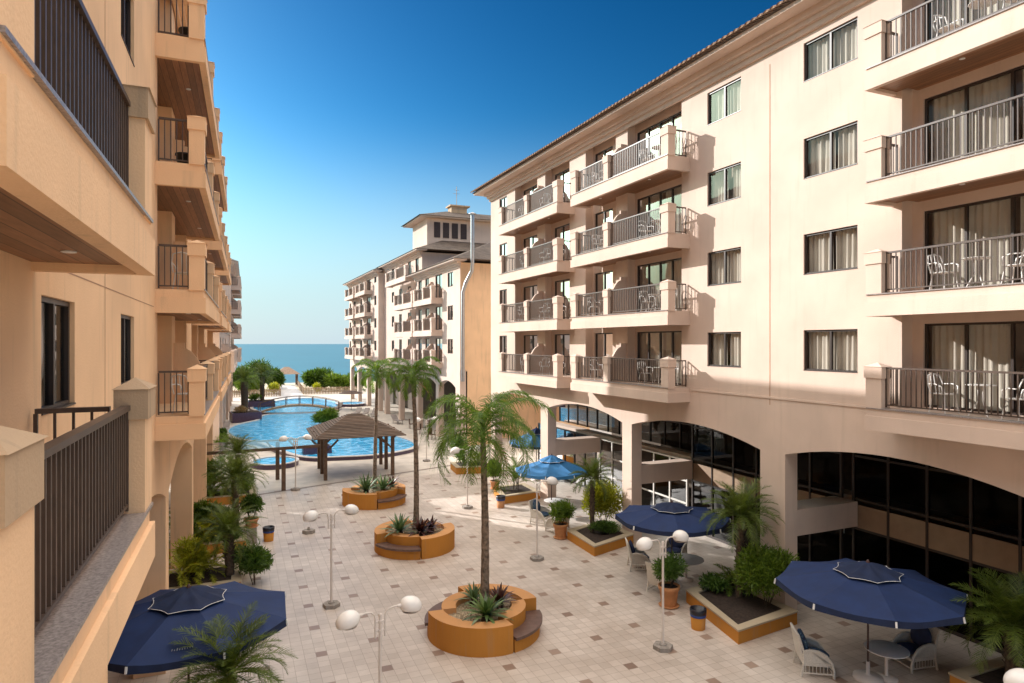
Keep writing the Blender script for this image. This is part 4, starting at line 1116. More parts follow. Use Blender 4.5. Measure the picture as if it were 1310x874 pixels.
# ------------------------------------------------------------------ parasols
def parasol(x, y, R_, zt, ze, rot, label, mat='navy', capm='navy_dark', tilt=0, mark=False, n=8):
    P = thing('parasol', label, 'parasol', (x, y, 0), rot)
    m = MB(); m.tube([(0, 0, .1), (0, 0, zt+.05)], .024, 10); m.build('pole', M['pole'], P)
    m = MB(); m.lathe([(.34, 0), (.34, .06), (.10, .10), (.045, .12), (.045, .42), (.03, .42)], n=20); m.build('base', M['lampmetal'], P)
    def pt(u, k, f):      # u 0..1 outwards, f 0..1 across panel k
        a0, a1 = 2*pi*k/n, 2*pi*(k+1)/n
        x0 = Vector((cos(a0), sin(a0), 0)).lerp(Vector((cos(a1), sin(a1), 0)), f)*R_*u
        z = zt-(zt-ze)*(u**1.12)-.11*sin(pi*f)*u*(1-.4*u)+.012*sin(9*u+k*1.7)*sin(2*pi*f)*u
        z += tilt*x0.x
        return (x0.x, x0.y, z)
    c = MB(); nu, nf = 7, 6
    for k in range(n):
        vs = [pt(.04+.96*i/nu, k, j/nf) for i in range(nu+1) for j in range(nf+1)]
        c.add(vs, [(i*(nf+1)+j, (i+1)*(nf+1)+j, (i+1)*(nf+1)+j+1, i*(nf+1)+j+1) for i in range(nu) for j in range(nf)], True)
    co_ = c.build('canopy', M[mat], P)
    v = MB()
    for k in range(n):
        vs = []
        for j in range(nf+1):
            p = pt(1, k, j/nf); d = .16-.03*sin(pi*j/nf)
            vs += [p, (p[0]*1.005, p[1]*1.005, p[2]-d)]
        v.add(vs, [(2*j, 2*j+1, 2*j+3, 2*j+2) for j in range(nf)])
    v.build('valance', M[capm], co_)
    tr = MB()
    for k in range(n):
        p = Vector(pt(1, k, 0)); tr.bar(p+Vector((0, 0, -.02)), p*1.012+Vector((0, 0, -.17)), .035, .03)
    tr.build('rib_tip', M['white_trim'], co_)
    rb = MB()
    for k in range(n): rb.bar(Vector(pt(.05, k, 0))-Vector((0, 0, .03)), Vector(pt(.99, k, 0))-Vector((0, 0, .03)), .018)
    rb.build('ribs', M['pole'], P)
    # vent cap lying on the crown, scalloped with a pale hem
    cap = MB(); hem = MB()
    ring = []
    for k in range(n):
        for j in range(4):
            f = j/4; a = 2*pi*(k+f)/n
            u = .37-.03*sin(pi*f)
            q = Vector(pt(u, k, f)); q.z += .055+.02*sin(pi*f)
            ring.append(q)
    ap = Vector((0, 0, zt+.16)); mN = len(ring)
    mid = [ap.lerp(q, .5)+Vector((0, 0, -.035 if i % 4 else .02)) for i, q in enumerate(ring)]
    cap.add([ap]+mid+ring, [(0, 1+i, 1+(i+1) % mN) for i in range(mN)]+[(1+i, 1+mN+i, 1+mN+(i+1) % mN, 1+(i+1) % mN) for i in range(mN)], True)
    cp = cap.build('vent_cap', M[capm], P)
    hem.tube(ring+[ring[0]], .007, 4, False); hem.build('hem', M['white_trim'], cp)
    fi = MB(); fi.lathe([(.04, 0), (.045, .04), (.02, .09), (0, .10)], (0, 0, zt+.12), 10); fi.build('finial', M['pole'], P)
    if mark:
        mk = MB(); rnd = random.Random(2); kk = mark-1
        for q in range(9):
            f = .42+q*.032; hh = (.075, .05, .095, .06, .045, .06, .045, .05, .05)[q]/R_
            a = Vector(pt(.86, kk, f)); b = Vector(pt(.86-hh, kk, f)); a.z += .012; b.z += .012
            mk.bar(a, a.lerp(b, .75), .014, .004)
        mk.build('white_mark', M['faded_print'], co_)
    return P
parasol(-.95, 15.55, 2.12, 2.85, 2.36, radians(20), 'navy parasol at the lower left, partly hidden by the balcony edge', mark=6)
parasol(14.25, 11.35, 2.12, 2.70, 2.28, radians(8), 'navy parasol at the lower right, shading a cushioned wicker chair')
parasol(13.6, 18.3, 1.9, 2.68, 2.36, radians(15), 'navy parasol in the middle, just beyond the near box planter')
parasol(13.9, 28.1, 1.75, 2.72, 2.2, radians(10), 'navy parasol coloured bright blue as if sunlit, near the lime bush', 'blue_sunlit', 'blue_sunlit')
parasol(16.6, 35.6, 1.7, 3.0, 2.3, radians(5), 'blue parasol glimpsed in the arcade behind a sunlit column', 'blue_sunlit', 'navy')

# ------------------------------------------------------------------ wicker armchairs, tables
def armchair(x, y, rot, label, cush='cush_print', cushions=True, frame='wicker'):
    """faces local +x"""
    P = thing('wicker_armchair', label, 'armchair', (x, y, 0), rot)
    f = MB(); W_ = .36
    for s in (-1, 1):
        arc = [(-.34, s*W_, .62), (-.2, s*W_, .66), (0, s*W_, .64), (.18, s*W_, .55), (.31, s*W_, .38), (.36, s*W_, .18), (.36, s*W_, .0)]
        f.tube(arc, .032, 8)
        f.tube([(-.46, s*W_, 1.0), (-.34, s*W_, .62), (-.34, s*W_, .35), (-.40, s*W_, 0)], .028, 8)
        f.bar((-.36, s*W_, .34), (.34, s*W_, .34), .03); f.bar((-.38, s*W_, .10), (.35, s*W_, .10), .03)
        side = [(p[0], p[2]) for p in arc[:-1]]+[(.34, .34), (-.34, .34)]
        f.add([(a, s*W_-.008, b) for a, b in side]+[(a, s*W_+.008, b) for a, b in side], [tuple(range(len(side))), tuple(range(len(side), 2*len(side)))])
        for q in range(8): f.bar((-.3+q*.085, s*W_, .10), (-.3+q*.085, s*W_, .34), .012)
    f.box(-.34, .34, -W_, W_, .27, .345); f.bar((.345, -W_, .10), (.345, W_, .10), .03); f.bar((.345, -W_, .33), (.345, W_, .33), .035)
    f.add([(-.33, -W_, .34), (-.33, W_, .34), (-.45, W_, 1.0), (-.45, -W_, 1.0), (-.36, -W_, .34), (-.36, W_, .34), (-.48, W_, 1.0), (-.48, -W_, 1.0)], MB.BF)
    f.tube([(-.46, -W_, 1.0), (-.46, W_, 1.0)], .03, 8)
    f.build('frame', M[frame], P)
    if cushions:
        c = MB(); c.blob((.02, 0, .42), (.33, .34, .085), 3, .05, 18, 8); c.build('seat_cushion', M[cush], P)
        c = MB(); c.blob((0, 0, 0), (.085, .32, .30), 5, .06, 18, 10); o = c.build('back_cushion', M[cush], P); o.location = (-.27, 0, .72); o.rotation_euler = (0, radians(-14), 0)
    return P
armchair(13.35, 12.15, radians(-32), 'white wicker armchair with dark floral cushions under the lower right parasol')
armchair(13.55, 20.15, radians(-25), 'white wicker armchair with navy cushions under the middle parasol', 'cush_navy')
armchair(13.0, 17.95, radians(20), 'white wicker armchair half hidden behind the near terracotta pot', 'cush_navy')
armchair(12.85, 27.0, radians(-55), 'white wicker chair with floral cushion under the bright blue parasol')
armchair(12.9, 25.5, radians(100), 'bare white wicker chair turned away beside the bright green potted bush', cushions=False)
armchair(15.2, 20.3, radians(215), 'white wicker armchair across the table under the middle parasol', 'cush_navy')
armchair(15.9, 11.4, radians(170), 'dark cushioned wicker chair at the far side under the lower right parasol', 'cush_navy')

def round_table(x, y, label, r=.55, h=.72):
    P = thing('round_table', label, 'table', (x, y, 0))
    m = MB(); m.lathe([(0, h-.03), (r-.02, h-.03), (r, h-.02), (r, h-.005), (r-.01, h), (0, h)], n=32); m.build('tabletop', M['chair_white'], P)
    m = MB(); m.tube([(0, 0, .05), (0, 0, h-.03)], .04, 10); m.lathe([(.26, 0), (.25, .03), (.05, .06)], n=20); m.build('pedestal', M['lampmetal'], P)
round_table(14.4, 18.6, 'round white table beneath the middle navy parasol', .62)
round_table(14.7, 11.2, 'round white table under the lower right navy parasol', .5)
round_table(14.0, 28.0, 'round white table under the bright blue parasol', .5)

# ------------------------------------------------------------------ balcony furniture
def metal_chair():
    P = thing('balcony_chair', 'x', 'chair')
    m = MB(); m.lathe([(0, .43), (.20, .43), (.215, .44), (.20, .455), (0, .45)], n=16); m.build('seat', M['chair_white'], P)
    m = MB()
    m.tube([(-.16, -.20, .44), (-.22, -.22, .66), (-.27, -.17, .86), (-.28, 0, .90), (-.27, .17, .86), (-.22, .22, .66), (-.16, .20, .44)], .016, 6)
    for y in (-.1, 0, .1): m.tube([(-.20, y, .45), (-.27, y, .88)], .010, 5)
    m.build('backrest', M['chair_white'], P)
    for s in (-1, 1):
        m = MB(); m.tube([(-.22, s*.22, .66), (.0, s*.25, .67), (.15, s*.24, .62), (.17, s*.20, .45)], .015, 6); m.build('arm', M['chair_white'], P)
        for q in (-1, 1):
            m = MB(); m.tube([(q*.15, s*.15, .44), (q*.21, s*.2, 0)], .014, 6); m.build('leg', M['chair_white'], P)
    return P
def metal_table():
    P = thing('balcony_table', 'x', 'table')
    m = MB(); m.lathe([(0, .68), (.29, .68), (.30, .69), (.29, .70), (0, .70)], n=20); m.build('tabletop', M['chair_white'], P)
    for k in range(3):
        a = k*2.094; m = MB(); m.tube([(.06*cos(a), .06*sin(a), .68), (.05*cos(a), .05*sin(a), .35), (.24*cos(a), .24*sin(a), 0)], .014, 6); m.build('leg', M['chair_white'], P)
    return P
CH, TB = metal_chair(), metal_table(); first = {'c': True, 't': True}
def put(B, kind, t, n, z, ang, label):
    p = B.W(t, n, z); src = CH if kind == 'c' else TB
    g = 'white metal balcony chairs' if kind == 'c' else 'white metal balcony tables'
    if first[kind]:
        first[kind] = False; src.location = p; src.rotation_euler.z = ang; src['label'] = label; src['group'] = g
    else: dup(src, p, ang, label, g)
LV = ['lowest', 'second', 'third', 'top']
rnd = random.Random(8)
for f, z in enumerate(FL):
    z += .002; lv = LV[f]
    j = lambda: rnd.uniform(-.12, .12)
    put(R, 't', 20.9+j(), .35, z, 0, f'small white table on the {lv} middle balcony, in its near half')
    put(R, 'c', 21.6+j(), .35+j()*.5, z, radians(-90)+j(), f'white chair left of the table in the near half of the {lv} middle balcony')
    put(R, 'c', 20.2+j()*.5, .35+j()*.5, z, radians(90)+j(), f'white chair right of the table in the near half of the {lv} middle balcony')
    put(R, 't', 24.6+j(), .35, z, 0, f'small white table on the {lv} middle balcony, in its far half')
    put(R, 'c', 25.35+j(), .35+j(), z, radians(-90)+j()*3, f'white chair by the table in the far half of the {lv} middle balcony')
    put(R, 'c', 28.75+j(), .4, z, radians(-60)+j()*3, f'white chair next to the corner pier of the {lv} far balcony')
    put(R, 'c', 30.3+j(), .4, z, radians(100)+j()*3, f'white chair against the partition of the {lv} far balcony')
    put(R, 't', 32.3+j(), .35, z, 0, f'small white table beyond the partition on the {lv} far balcony')
    put(R, 'c', 33.0+j(), .35, z, radians(-90)+j()*3, f'white chair by the table beyond the partition on the {lv} far balcony')
    if f in (0, 1, 3):
        put(R, 't', 9.25+j(), .3, z, 0, f'white table on the {lv} balcony nearest the viewer at right')
        put(R, 'c', 9.95+j(), .3, z, radians(-95)+j()*2, f'white chair left of the table on the {lv} balcony nearest the viewer')
        put(R, 'c', 8.5+j()*.4, .35, z, radians(80)+j()*2, f'white chair right of the table on the {lv} balcony nearest the viewer')
put(L, 'c', 16.9, .55, FL[0], radians(60), 'white chair behind the railing of the lowest left wing balcony')
put(L, 'c', 17.0, .5, FL[1], radians(80), 'white chair on the second left wing balcony, above the lowest one')
def dark_pot(t, n, z, label):
    p = L.W(t, n, z); m = MB(); m.lathe([(.14, 0), (.19, .26), (.205, .26), (.205, .30), (.17, .30), (.16, .2), (0, .2)], n=18)
    tag(m.build('plastic_pot', M['black_pot'], None, p), label, 'pot')
dark_pot(16.55, .55, FL[2], 'black plastic pot at the railing of the third left wing balcony')
dark_pot(16.5, .62, FL[3], 'black plastic pot at the railing of the top left wing balcony')
# ------------------------------------------------------------------ pools
def offset(poly, d):
    n = len(poly); out = []
    A_ = sum(poly[i][0]*poly[(i+1) % n][1]-poly[(i+1) % n][0]*poly[i][1] for i in range(n)); sg = 1 if A_ > 0 else -1
    for i in range(n):
        a, b, c = Vector((*poly[i-1], 0)), Vector((*poly[i], 0)), Vector((*poly[(i+1) % n], 0))
        n1 = (b-a).normalized(); n2 = (c-b).normalized()
        nn = Vector((n1.y+n2.y, -n1.x-n2.x, 0))
        if nn.length < 1e-6: nn = Vector((n1.y, -n1.x, 0))
        nn.normalize(); k = max(.5, nn.dot(Vector((n1.y, -n1.x, 0))))
        out.append((b.x+nn.x*d*sg/k, b.y+nn.y*d*sg/k))
    return out
def smooth_poly(p, it=2):
    for _ in range(it):
        q = []
        for i in range(len(p)):
            a, b = p[i], p[(i+1) % len(p)]
            q += [(a[0]*.75+b[0]*.25, a[1]*.75+b[1]*.25), (a[0]*.25+b[0]*.75, a[1]*.25+b[1]*.75)]
        p = q
    return p
def pool(poly, h, wid, label, wallm='purple', copm='coping', zw=None, name='swimming_pool', cat='pool'):
    cx_ = sum(p[0] for p in poly)/len(poly); cy_ = sum(p[1] for p in poly)/len(poly)
    P = thing(name, label, cat, (cx_, cy_, 0))
    q = [(x-cx_, y-cy_) for x, y in poly]; o = offset(q, wid); n = len(q)
    w = MB(); w.add([(x, y, -.02) for x, y in o]+[(x, y, h-.05) for x, y in o], [(i, (i+1) % n, n+(i+1) % n, n+i) for i in range(n)]); w.build('wall', M[wallm], P)
    o2 = offset(q, wid+.04)
    c = MB(); c.add([(x, y, h-.05) for x, y in o2]+[(x, y, h) for x, y in o2]+[(x, y, h) for x, y in q]+[(x, y, h-.25) for x, y in q],
        [(i, (i+1) % n, n+(i+1) % n, n+i) for i in range(n)]+[(n+i, n+(i+1) % n, 2*n+(i+1) % n, 2*n+i) for i in range(n)]+[(2*n+i, 2*n+(i+1) % n, 3*n+(i+1) % n, 3*n+i) for i in range(n)])
    c.build('coping', M[copm], P)
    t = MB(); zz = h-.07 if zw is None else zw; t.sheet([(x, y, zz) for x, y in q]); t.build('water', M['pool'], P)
main = [(4.5, 47.6), (6.3, 47.4), (8.7, 46.9), (10.9, 47.7), (12.6, 49.2), (13.2, 51.8), (12.6, 56), (11.4, 61), (10.4, 66), (10.0, 71), (10.3, 77.6), (6.5, 78.4), (2.7, 78.9), (2.4, 73.2), (.8, 71.0), (-.3, 68.8), (-.8, 65.2), (-.4, 61.2), (.6, 58.6), (2.0, 56.6), (3.0, 52)]
pool(smooth_poly(main), .28, .32, 'main blue swimming pool with curving rim in front of the arched bridge')
pool(smooth_poly([(3.3, 79.6), (10.4, 78.9), (10.8, 83), (12.4, 87), (12.6, 93), (11, 99), (8, 100.4), (5, 96.8), (1.6, 88.5), (2.2, 84)]), .28, .32, 'smaller blue pool beyond the arched bridge')
pool([(14.0+1.7*cos(2*pi*i/28), 88.5+1.9*sin(2*pi*i/28)) for i in range(28)], .34, .25, 'small round pool at the right, beyond the bridge')
pool([(2.35+1.35*cos(2*pi*i/32), 46.9+1.5*sin(2*pi*i/32)) for i in range(32)], .34, .2, 'little round spa pool with dark rim behind the glass canopy')
def dark_planter(x, y, a, b, h, rot, label):
    P = thing('tiled_planter', label, 'planter', (x, y, 0), rot)
    m = MB(); m.box(-a, a, -b, b, -.02, h); m.build('wall', M['purple'], P)
    m = MB(); m.box(-a+.15, a-.15, -b+.15, b-.15, h, h+.03); m.build('soil', M['soil'], P)
dark_planter(.85, 74.6, 1.45, 1.1, 1.0, radians(8), 'purple tiled planter at the left bulge of the main pool')
dark_planter(2.9, 89.5, 1.6, 1.2, .95, 0, 'purple tiled planter left of the smaller pool beyond the bridge')
dark_planter(5.4, 49.7, 1.0, .6, .75, 0, 'purple tiled block on the near edge of the main pool, by the pavilion')
dark_planter(10.6, 58.2, 1.1, .9, .9, radians(10), 'purple tiled planter at the right edge of the main pool behind the pavilion')
date_palm(.75, 74.6, 1.0, 3.2, 'thick trunked palm in the purple planter by the main pool', 2.1, 61, 36, .34)
date_palm(3.0, 89.6, .95, 3.0, 'palm in the purple planter left of the smaller pool', 2.3, 62, 34, .26)
shrub(8.2, 66.5, .1, (1.3, 1.1, .8), 'dark shrub rising above the pavilion roof at the pool edge', 'bush_mid', 900, .3, 63)
fern_shrub(10.6, 58.2, .9, 1.2, 'spiky shrub in the purple planter behind the pavilion', 'bush', 64, 20)
shrub(.4, 73.9, 1.0, (.6, .5, .35), 'ochre dry undergrowth at the foot of the thick trunked pool palm', 'dry', 300, .2, 65)
shrub(2.2, 89.0, .95, (.8, .6, .45), 'light green undergrowth in the planter left of the smaller pool', 'bush_mid', 400, .2, 66)
# arched bridge
P = thing('footbridge', 'arched white footbridge with slim railings across the neck of the pools', 'bridge', (6.7, 79.3, 0), radians(-10))
def arch_z(u): return .45+.75*(1-(2*u-1)**2)
m = MB()
for i in range(16):
    u, v = i/16, (i+1)/16; x0, x1 = -4.4+8.8*u, -4.4+8.8*v
    m.add([(x0, -.7, arch_z(u)), (x1, -.7, arch_z(v)), (x1, .7, arch_z(v)), (x0, .7, arch_z(u)), (x0, -.7, arch_z(u)-.2), (x1, -.7, arch_z(v)-.2), (x1, .7, arch_z(v)-.2), (x0, .7, arch_z(u)-.2)], MB.BF)
m.build('deck', M['fence'], P)
for s in (-1, 1):
    m = MB(); pts = []
    for i in range(13):
        u = i/12; x = -4.4+8.8*u; pts.append((x, s*.66, arch_z(u)+.95))
        if i % 2 == 0: m.tube([(x, s*.66, arch_z(u)), (x, s*.66, arch_z(u)+.97)], .04, 6)
    m.tube(pts, .035, 6); m.tube([(a, b, c-.4) for a, b, c in pts], .015, 5)
    m.build('railing', M['wood'], P)

# ------------------------------------------------------------------ timber pavilion, glass canopy
P = thing('timber_pavilion', 'open timber pavilion with hipped slatted roof beside the main pool', 'pavilion', (6.95, 42.5, 0), radians(-1))
for x in (-2.0, 2.05):
    for y in (-2.0, .1, 1.95):
        m = MB(); m.box(x-.1, x+.1, y-.1, y+.1, 0, 2.42); m.build('post', M['wood'], P)
        m = MB(); s = -1 if x > 0 else 1
        m.bar((x+s*.1, y, 1.75), (x+s*.75, y, 2.4), .10); m.build('brace', M['wood'], P)
m = MB()
for x in (-2.0, 2.05): m.box(x-.09, x+.09, -2.5, 2.5, 2.42, 2.6)
for y in (-2.0, .1, 1.95): m.box(-2.55, 2.6, y-.07, y+.07, 2.60, 2.74)
m.build('beam', M['wood'], P)
m = MB(); a, b = 2.75, 2.75; rg = .35; zb, zt = 2.55, 3.72
E4 = [(-a, -b), (a, -b), (a, b), (-a, b)]; T4 = [(-rg, -.05), (rg, -.05), (rg, .05), (-rg, .05)]
N_ = 17
for k in range(4):
    k2 = (k+1) % 4
    for i in range(N_):
        u, v = i/N_, (i+1)/N_
        def L2(p, q, s): return (p[0]+(q[0]-p[0])*s, p[1]+(q[1]-p[1])*s)
        z0, z1 = zb+(zt-zb)*u, zb+(zt-zb)*v
        p, q = L2(E4[k], T4[k], u), L2(E4[k2], T4[k2], u); r_, s_ = L2(E4[k2], T4[k2], v+.012), L2(E4[k], T4[k], v+.012)
        m.add([(*p, z0+.045), (*q, z0+.045), (*r_, z1+.012), (*s_, z1+.012), (*p, z0-.01), (*q, z0-.01), (*r_, z1-.04), (*s_, z1-.04)], [(0, 1, 2, 3), (0, 4, 5, 1), (4, 7, 6, 5)])
m.build('roof', M['shingle'], P)
P = thing('glass_canopy', 'flat glass topped timber canopy on posts, left of the timber pavilion', 'canopy', (1.3, 40.2, 0), radians(3))
m = MB(); m.box(-3.4, 3.0, -1.75, -1.60, 2.28, 2.44); m.box(-3.4, 3.0, 1.55, 1.66, 2.32, 2.42)
for i in range(6):
    x = -3.3+i*1.24; m.box(x-.04, x+.04, -1.6, 1.55, 2.33, 2.41)
m.build('frame', M['wood'], P)
m = MB(); m.sheet([(-3.4, -1.72, 2.45), (3.0, -1.72, 2.45), (3.0, 1.64, 2.45), (-3.4, 1.64, 2.45)]); m.build('pane', M['glass_roof'], P)
for x, y in ((1.02, -1.67), (1.05, 1.6), (-3.2, -1.67), (-3.2, 1.6)):
    m = MB(); m.box(x-.11, x+.11, y-.075, y+.05, 0, 2.28); m.build('post', M['wood'], P)

# ------------------------------------------------------------------ beach end: shelter, fences, shore bushes, loungers
P = thing('beach_shelter', 'small hip roofed shelter at the end of the path by the sea', 'shelter', (9.2, 138, -.1))
for x in (-1.9, 1.9):
    for y in (-1.6, 1.6):
        m = MB(); m.box(x-.12, x+.12, y-.12, y+.12, 0, 2.4); m.build('post', M['wood'], P)
m = MB(); m.add([(-2.5, -2.3, 2.3), (2.5, -2.3, 2.3), (2.5, 2.3, 2.3), (-2.5, 2.3, 2.3), (-.4, 0, 3.7), (.4, 0, 3.7)], [(0, 1, 5, 4), (1, 2, 5), (2, 3, 4, 5), (3, 0, 4), (0, 1, 2, 3)]); m.build('roof', M['thatch'], P)
def picket(x0, y0, x1, y1, h, label, mat='fence', z=0):
    P = thing('picket_fence', label, 'fence', (x0, y0, z))
    m = MB(); L_ = sqrt((x1-x0)**2+(y1-y0)**2); n = int(L_/.24); dx, dy = (x1-x0), (y1-y0)
    for i in range(n+1):
        q = i/n; m.box(dx*q-.07, dx*q+.07, dy*q-.03, dy*q+.03, 0, h+.05*(i % 3 == 0))
    m.build('pickets', M[mat], P)
    m = MB(); m.bar((0, .05, h*.3), (dx, dy+.05, h*.3), .05, .09); m.bar((0, .05, h*.8), (dx, dy+.05, h*.8), .05, .09); m.build('rail', M[mat], P)
picket(10.0, 111.0, 19.0, 110.2, 1.1, 'weathered picket fence right of the beach path')
picket(-2.5, 109.5, 6.2, 108.5, 1.1, 'weathered picket fence left of the beach path, under the bushes')
picket(10.0, 111.2, 11.0, 134, 1.0, 'wooden fence running along the right side of the beach path')
picket(6.3, 108.8, 7.4, 134, 1.0, 'wooden fence running along the left side of the beach path')
k = 0
for x, y, rx, rz, lab, mt in ((.2, 121, 2.6, 2.3, 'broad shore tree by the left wing end', 'sea_bush'), (3.6, 123, 2.9, 2.7, 'tallest round shore tree left of the beach shelter', 'sea_bush'),
                          (-3.0, 124, 3.2, 2.6, 'shore tree farthest left, behind the left wing', 'sea_bush'), (6.0, 126.5, 2.0, 1.9, 'smaller shore tree close to the left of the shelter', 'sea_bush'),
                          (1.8, 116, 2.0, 1.4, 'low bright bush before the left shore trees', 'bush_mid'), (5.6, 114.5, 1.1, 1.0, 'small yellow green bush at the left fence end', 'bush_lime'),
                          (12.6, 119, 2.3, 1.9, 'rounded shore bush right of the beach path', 'sea_bush'), (16.4, 117, 2.4, 1.5, 'light green shore bush in front of the far wing', 'bush_mid'),
                          (20, 119, 2.8, 1.7, 'shore bush partly behind the far wing', 'sea_bush'), (14.5, 123, 2.4, 1.8, 'shore bush behind the two right hand bushes', 'sea_bush'),
                          (12.3, 113.6, .8, .9, 'small yellow bush by the right picket fence', 'bush_lime')):
    k += 1
    shrub(x, y, -.05, (rx, rx*.9, rz), lab, mt, 2200 if rx > 1.5 else 500, .5 if rx > 1.5 else .25, 70+k, 'shore_tree' if rz > 1.8 else 'shore_bush', 'tree' if rz > 1.8 else 'bush', lobes=12)
def lounger():
    P = thing('sun_lounger', 'x', 'sun lounger')
    m = MB(); m.bar((-.9, -.3, .32), (.35, -.3, .32), .04); m.bar((-.9, .3, .32), (.35, .3, .32), .04); m.box(-.9, .35, -.3, .3, .33, .37); m.build('seat', M['lounger'], P)
    m = MB(); m.add([(.35, -.3, .33), (.35, .3, .33), (.95, .3, .80), (.95, -.3, .80), (.33, -.3, .37), (.33, .3, .37), (.93, .3, .84), (.93, -.3, .84)], MB.BF); m.build('backrest', M['lounger'], P)
    for x in (-.8, .3):
        for y in (-.28, .28):
            m = MB(); m.bar((x, y, 0), (x, y, .32), .04); m.build('leg', M['lounger'], P)
    return P
LG = lounger(); spots = [(12.6, 75.6, 'leftmost of the three sun loungers in a row on the pool deck'), (13.4, 74.8, 'middle of the three sun loungers in a row on the pool deck'), (14.2, 74.0, 'rightmost of the three sun loungers in a row on the pool deck'),
                         (11.6, 83.2, 'lone sun lounger at the edge of the far pool'), (-1.0, 66.5, 'sun lounger by the left wing beside the main pool'), (15.2, 66.6, 'sun lounger under the far wing arcade edge')]
for i, (x, y, lab) in enumerate(spots):
    if i == 0: LG.location = (x, y, 0); LG.rotation_euler.z = radians(60); LG['label'] = lab; LG['group'] = 'sun loungers on the pool deck'
    else: dup(LG, (x, y, 0), radians(60 if i < 3 else 20*i), lab, 'sun loungers on the pool deck')
P = thing('beach_parasol', 'flat brown parasol on the deck between the far pool and the far wing', 'parasol', (13.1, 82.5, 0))
m = MB(); m.tube([(0, 0, 0), (0, 0, 2.3)], .03, 8); m.build('pole', M['pole'], P)
m = MB(); m.lathe([(1.5, 2.05), (.8, 2.28), (0, 2.42)], n=16, cap=False); m.build('canopy', M['umb_brown'], P)
P0 = None
for i, (x, y) in enumerate(((15.6, 62), (16.8, 60.5), (15.2, 58), (16.6, 56.5), (15.4, 54.2), (17.0, 53.4))):
    lab = f'dark dining chair under the far wing arcade, {("farthest", "second", "third", "fourth", "fifth", "nearest")[i]} from the sea end' if 0 < i < 5 else ('dark dining chair under the far wing, nearest the sea' if i == 0 else 'dark dining chair under the far wing, nearest the sunlit wing')
    if P0 is None:
        P0 = thing('dining_chair', lab, 'chair', (x, y, 0), 0, 'dark chairs under the far wing')
        m = MB(); m.box(-.22, .22, -.22, .22, .42, .47); m.build('seat', M['wood'], P0)
        m = MB(); m.box(-.24, -.2, -.22, .22, .47, .95); m.build('backrest', M['wood'], P0)
        for a in (-.2, .2):
            for b in (-.2, .2):
                m = MB(); m.bar((a, b, 0), (a, b, .42), .04); m.build('leg', M['wood'], P0)
    else: dup(P0, (x, y, 0), i*1.3, lab)
shrub(15.2, 46.6, 0, (.9, .9, .7), 'leafy bush at the near corner of the far wing', 'bush', 700, .16, 90)
# ------------------------------------------------------------------ sun, sky, camera
SUN = Vector((-1, 1.27, .69)).normalized()
el = math.asin(SUN.z); az = atan2(SUN.x, SUN.y)
sl = bpy.data.lights.new('sun', 'SUN'); sl.energy = 2.0; sl.angle = radians(.5); sl.color = (1.0, .95, .915)
so = bpy.data.objects.new('sun', sl); COL.objects.link(so); so.rotation_euler = SUN.to_track_quat('Z', 'Y').to_euler(); so.location = (-30, 40, 40)
wd = bpy.data.worlds.new('World'); scene.world = wd; wd.use_nodes = True
wn = wd.node_tree.nodes; wl = wd.node_tree.links
sky = wn.new('ShaderNodeTexSky'); sky.sky_type = 'NISHITA'; sky.sun_disc = False
sky.sun_elevation = el; sky.sun_rotation = az
sky.air_density = 1.0; sky.dust_density = .7; sky.ozone_density = 2.0; sky.altitude = 0
pre = wn.new('ShaderNodeMix'); pre.data_type = 'RGBA'; pre.blend_type = 'MULTIPLY'; pre.inputs[0].default_value = 1; pre.inputs[7].default_value = (.6, .6, .6, 1)
gm = wn.new('ShaderNodeGamma'); gm.inputs[1].default_value = 1.9
sc_ = wn.new('ShaderNodeMix'); sc_.data_type = 'RGBA'; sc_.blend_type = 'MULTIPLY'; sc_.inputs[0].default_value = 1; sc_.inputs[7].default_value = (.128, .188, .158, 1)
wl.new(sky.outputs[0], pre.inputs[6]); wl.new(pre.outputs[2], gm.inputs[0]); hsv = wn.new('ShaderNodeHueSaturation'); hsv.inputs['Saturation'].default_value = 1.14; wl.new(gm.outputs[0], hsv.inputs['Color']); wl.new(hsv.outputs[0], sc_.inputs[6])
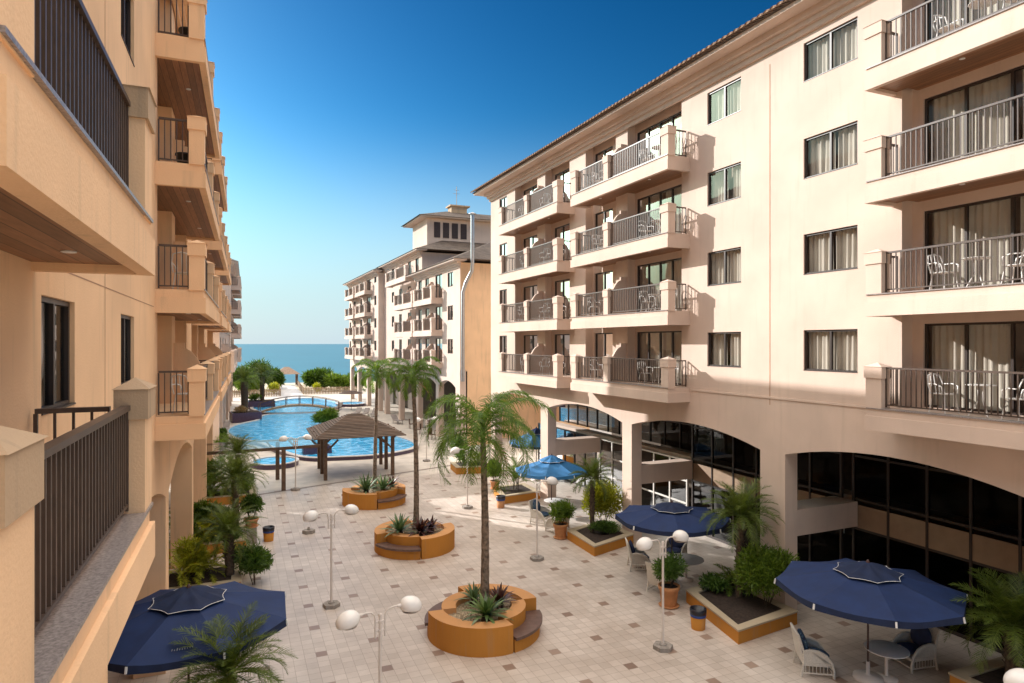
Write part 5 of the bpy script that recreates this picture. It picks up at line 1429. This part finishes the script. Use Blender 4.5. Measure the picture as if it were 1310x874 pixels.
# bright cloud added overhead, out of view, to fill the shaded courtyard with light
tcw = wn.new('ShaderNodeTexCoord'); sxw = wn.new('ShaderNodeSeparateXYZ'); wl.new(tcw.outputs['Generated'], sxw.inputs[0])
mr = wn.new('ShaderNodeMapRange'); mr.interpolation_type = 'SMOOTHSTEP'; mr.inputs[1].default_value = .54; mr.inputs[2].default_value = .74; wl.new(sxw.outputs[2], mr.inputs[0])
nzw = wn.new('ShaderNodeTexNoise'); nzw.inputs['Scale'].default_value = 3.0; nzw.inputs['Detail'].default_value = 5; wl.new(tcw.outputs['Generated'], nzw.inputs['Vector'])
rw = ramp(wn, [(.30, (.35, .35, .35)), (.55, (1, 1, 1))]); wl.new(nzw.outputs[0], rw.inputs[0])
fw_ = math_n(wn, wl, 'MULTIPLY', mr.outputs[0], rw.outputs[0])
mixw = wn.new('ShaderNodeMix'); mixw.data_type = 'RGBA'; wl.new(fw_, mixw.inputs[0]); 
hz = wn.new('ShaderNodeMapRange'); hz.inputs[1].default_value = 0; hz.inputs[2].default_value = .36; hz.inputs[3].default_value = .93; hz.inputs[4].default_value = 0; hz.interpolation_type = 'SMOOTHERSTEP'; wl.new(sxw.outputs[2], hz.inputs[0])
hm = wn.new('ShaderNodeMix'); hm.data_type = 'RGBA'; wl.new(hz.outputs[0], hm.inputs[0]); wl.new(sc_.outputs[2], hm.inputs[6]); hm.inputs[7].default_value = (1.18, 1.48, 1.72, 1)
wl.new(hm.outputs[2], mixw.inputs[6]); mixw.inputs[7].default_value = (6.9, 6.35, 5.7, 1)
wl.new(mixw.outputs[2], wn['Background'].inputs[0]); wn['Background'].inputs[1].default_value = .15
cd = bpy.data.cameras.new('camera'); co = bpy.data.objects.new('camera', cd); COL.objects.link(co)
cd.sensor_width = 36; cd.lens = 835/1310*36; cd.shift_y = .0023; cd.clip_end = 80000; cd.clip_start = .1
co.location = (0, 0, EYE); co.rotation_euler = (radians(90), 0, -atan((655-303)/835))
scene.camera = co
vs_ = scene.view_settings
vs_.view_transform = 'Standard'; vs_.look = 'None'; vs_.exposure = 1.78; vs_.gamma = 1
scene.render.engine = 'CYCLES'
cy = scene.cycles
cy.max_bounces = 8; cy.diffuse_bounces = 5; cy.glossy_bounces = 4; cy.transmission_bounces = 4; cy.transparent_max_bounces = 12
cy.use_denoising = True
cy.sample_clamp_indirect = 8
cy.caustics_reflective = False; cy.caustics_refractive = False
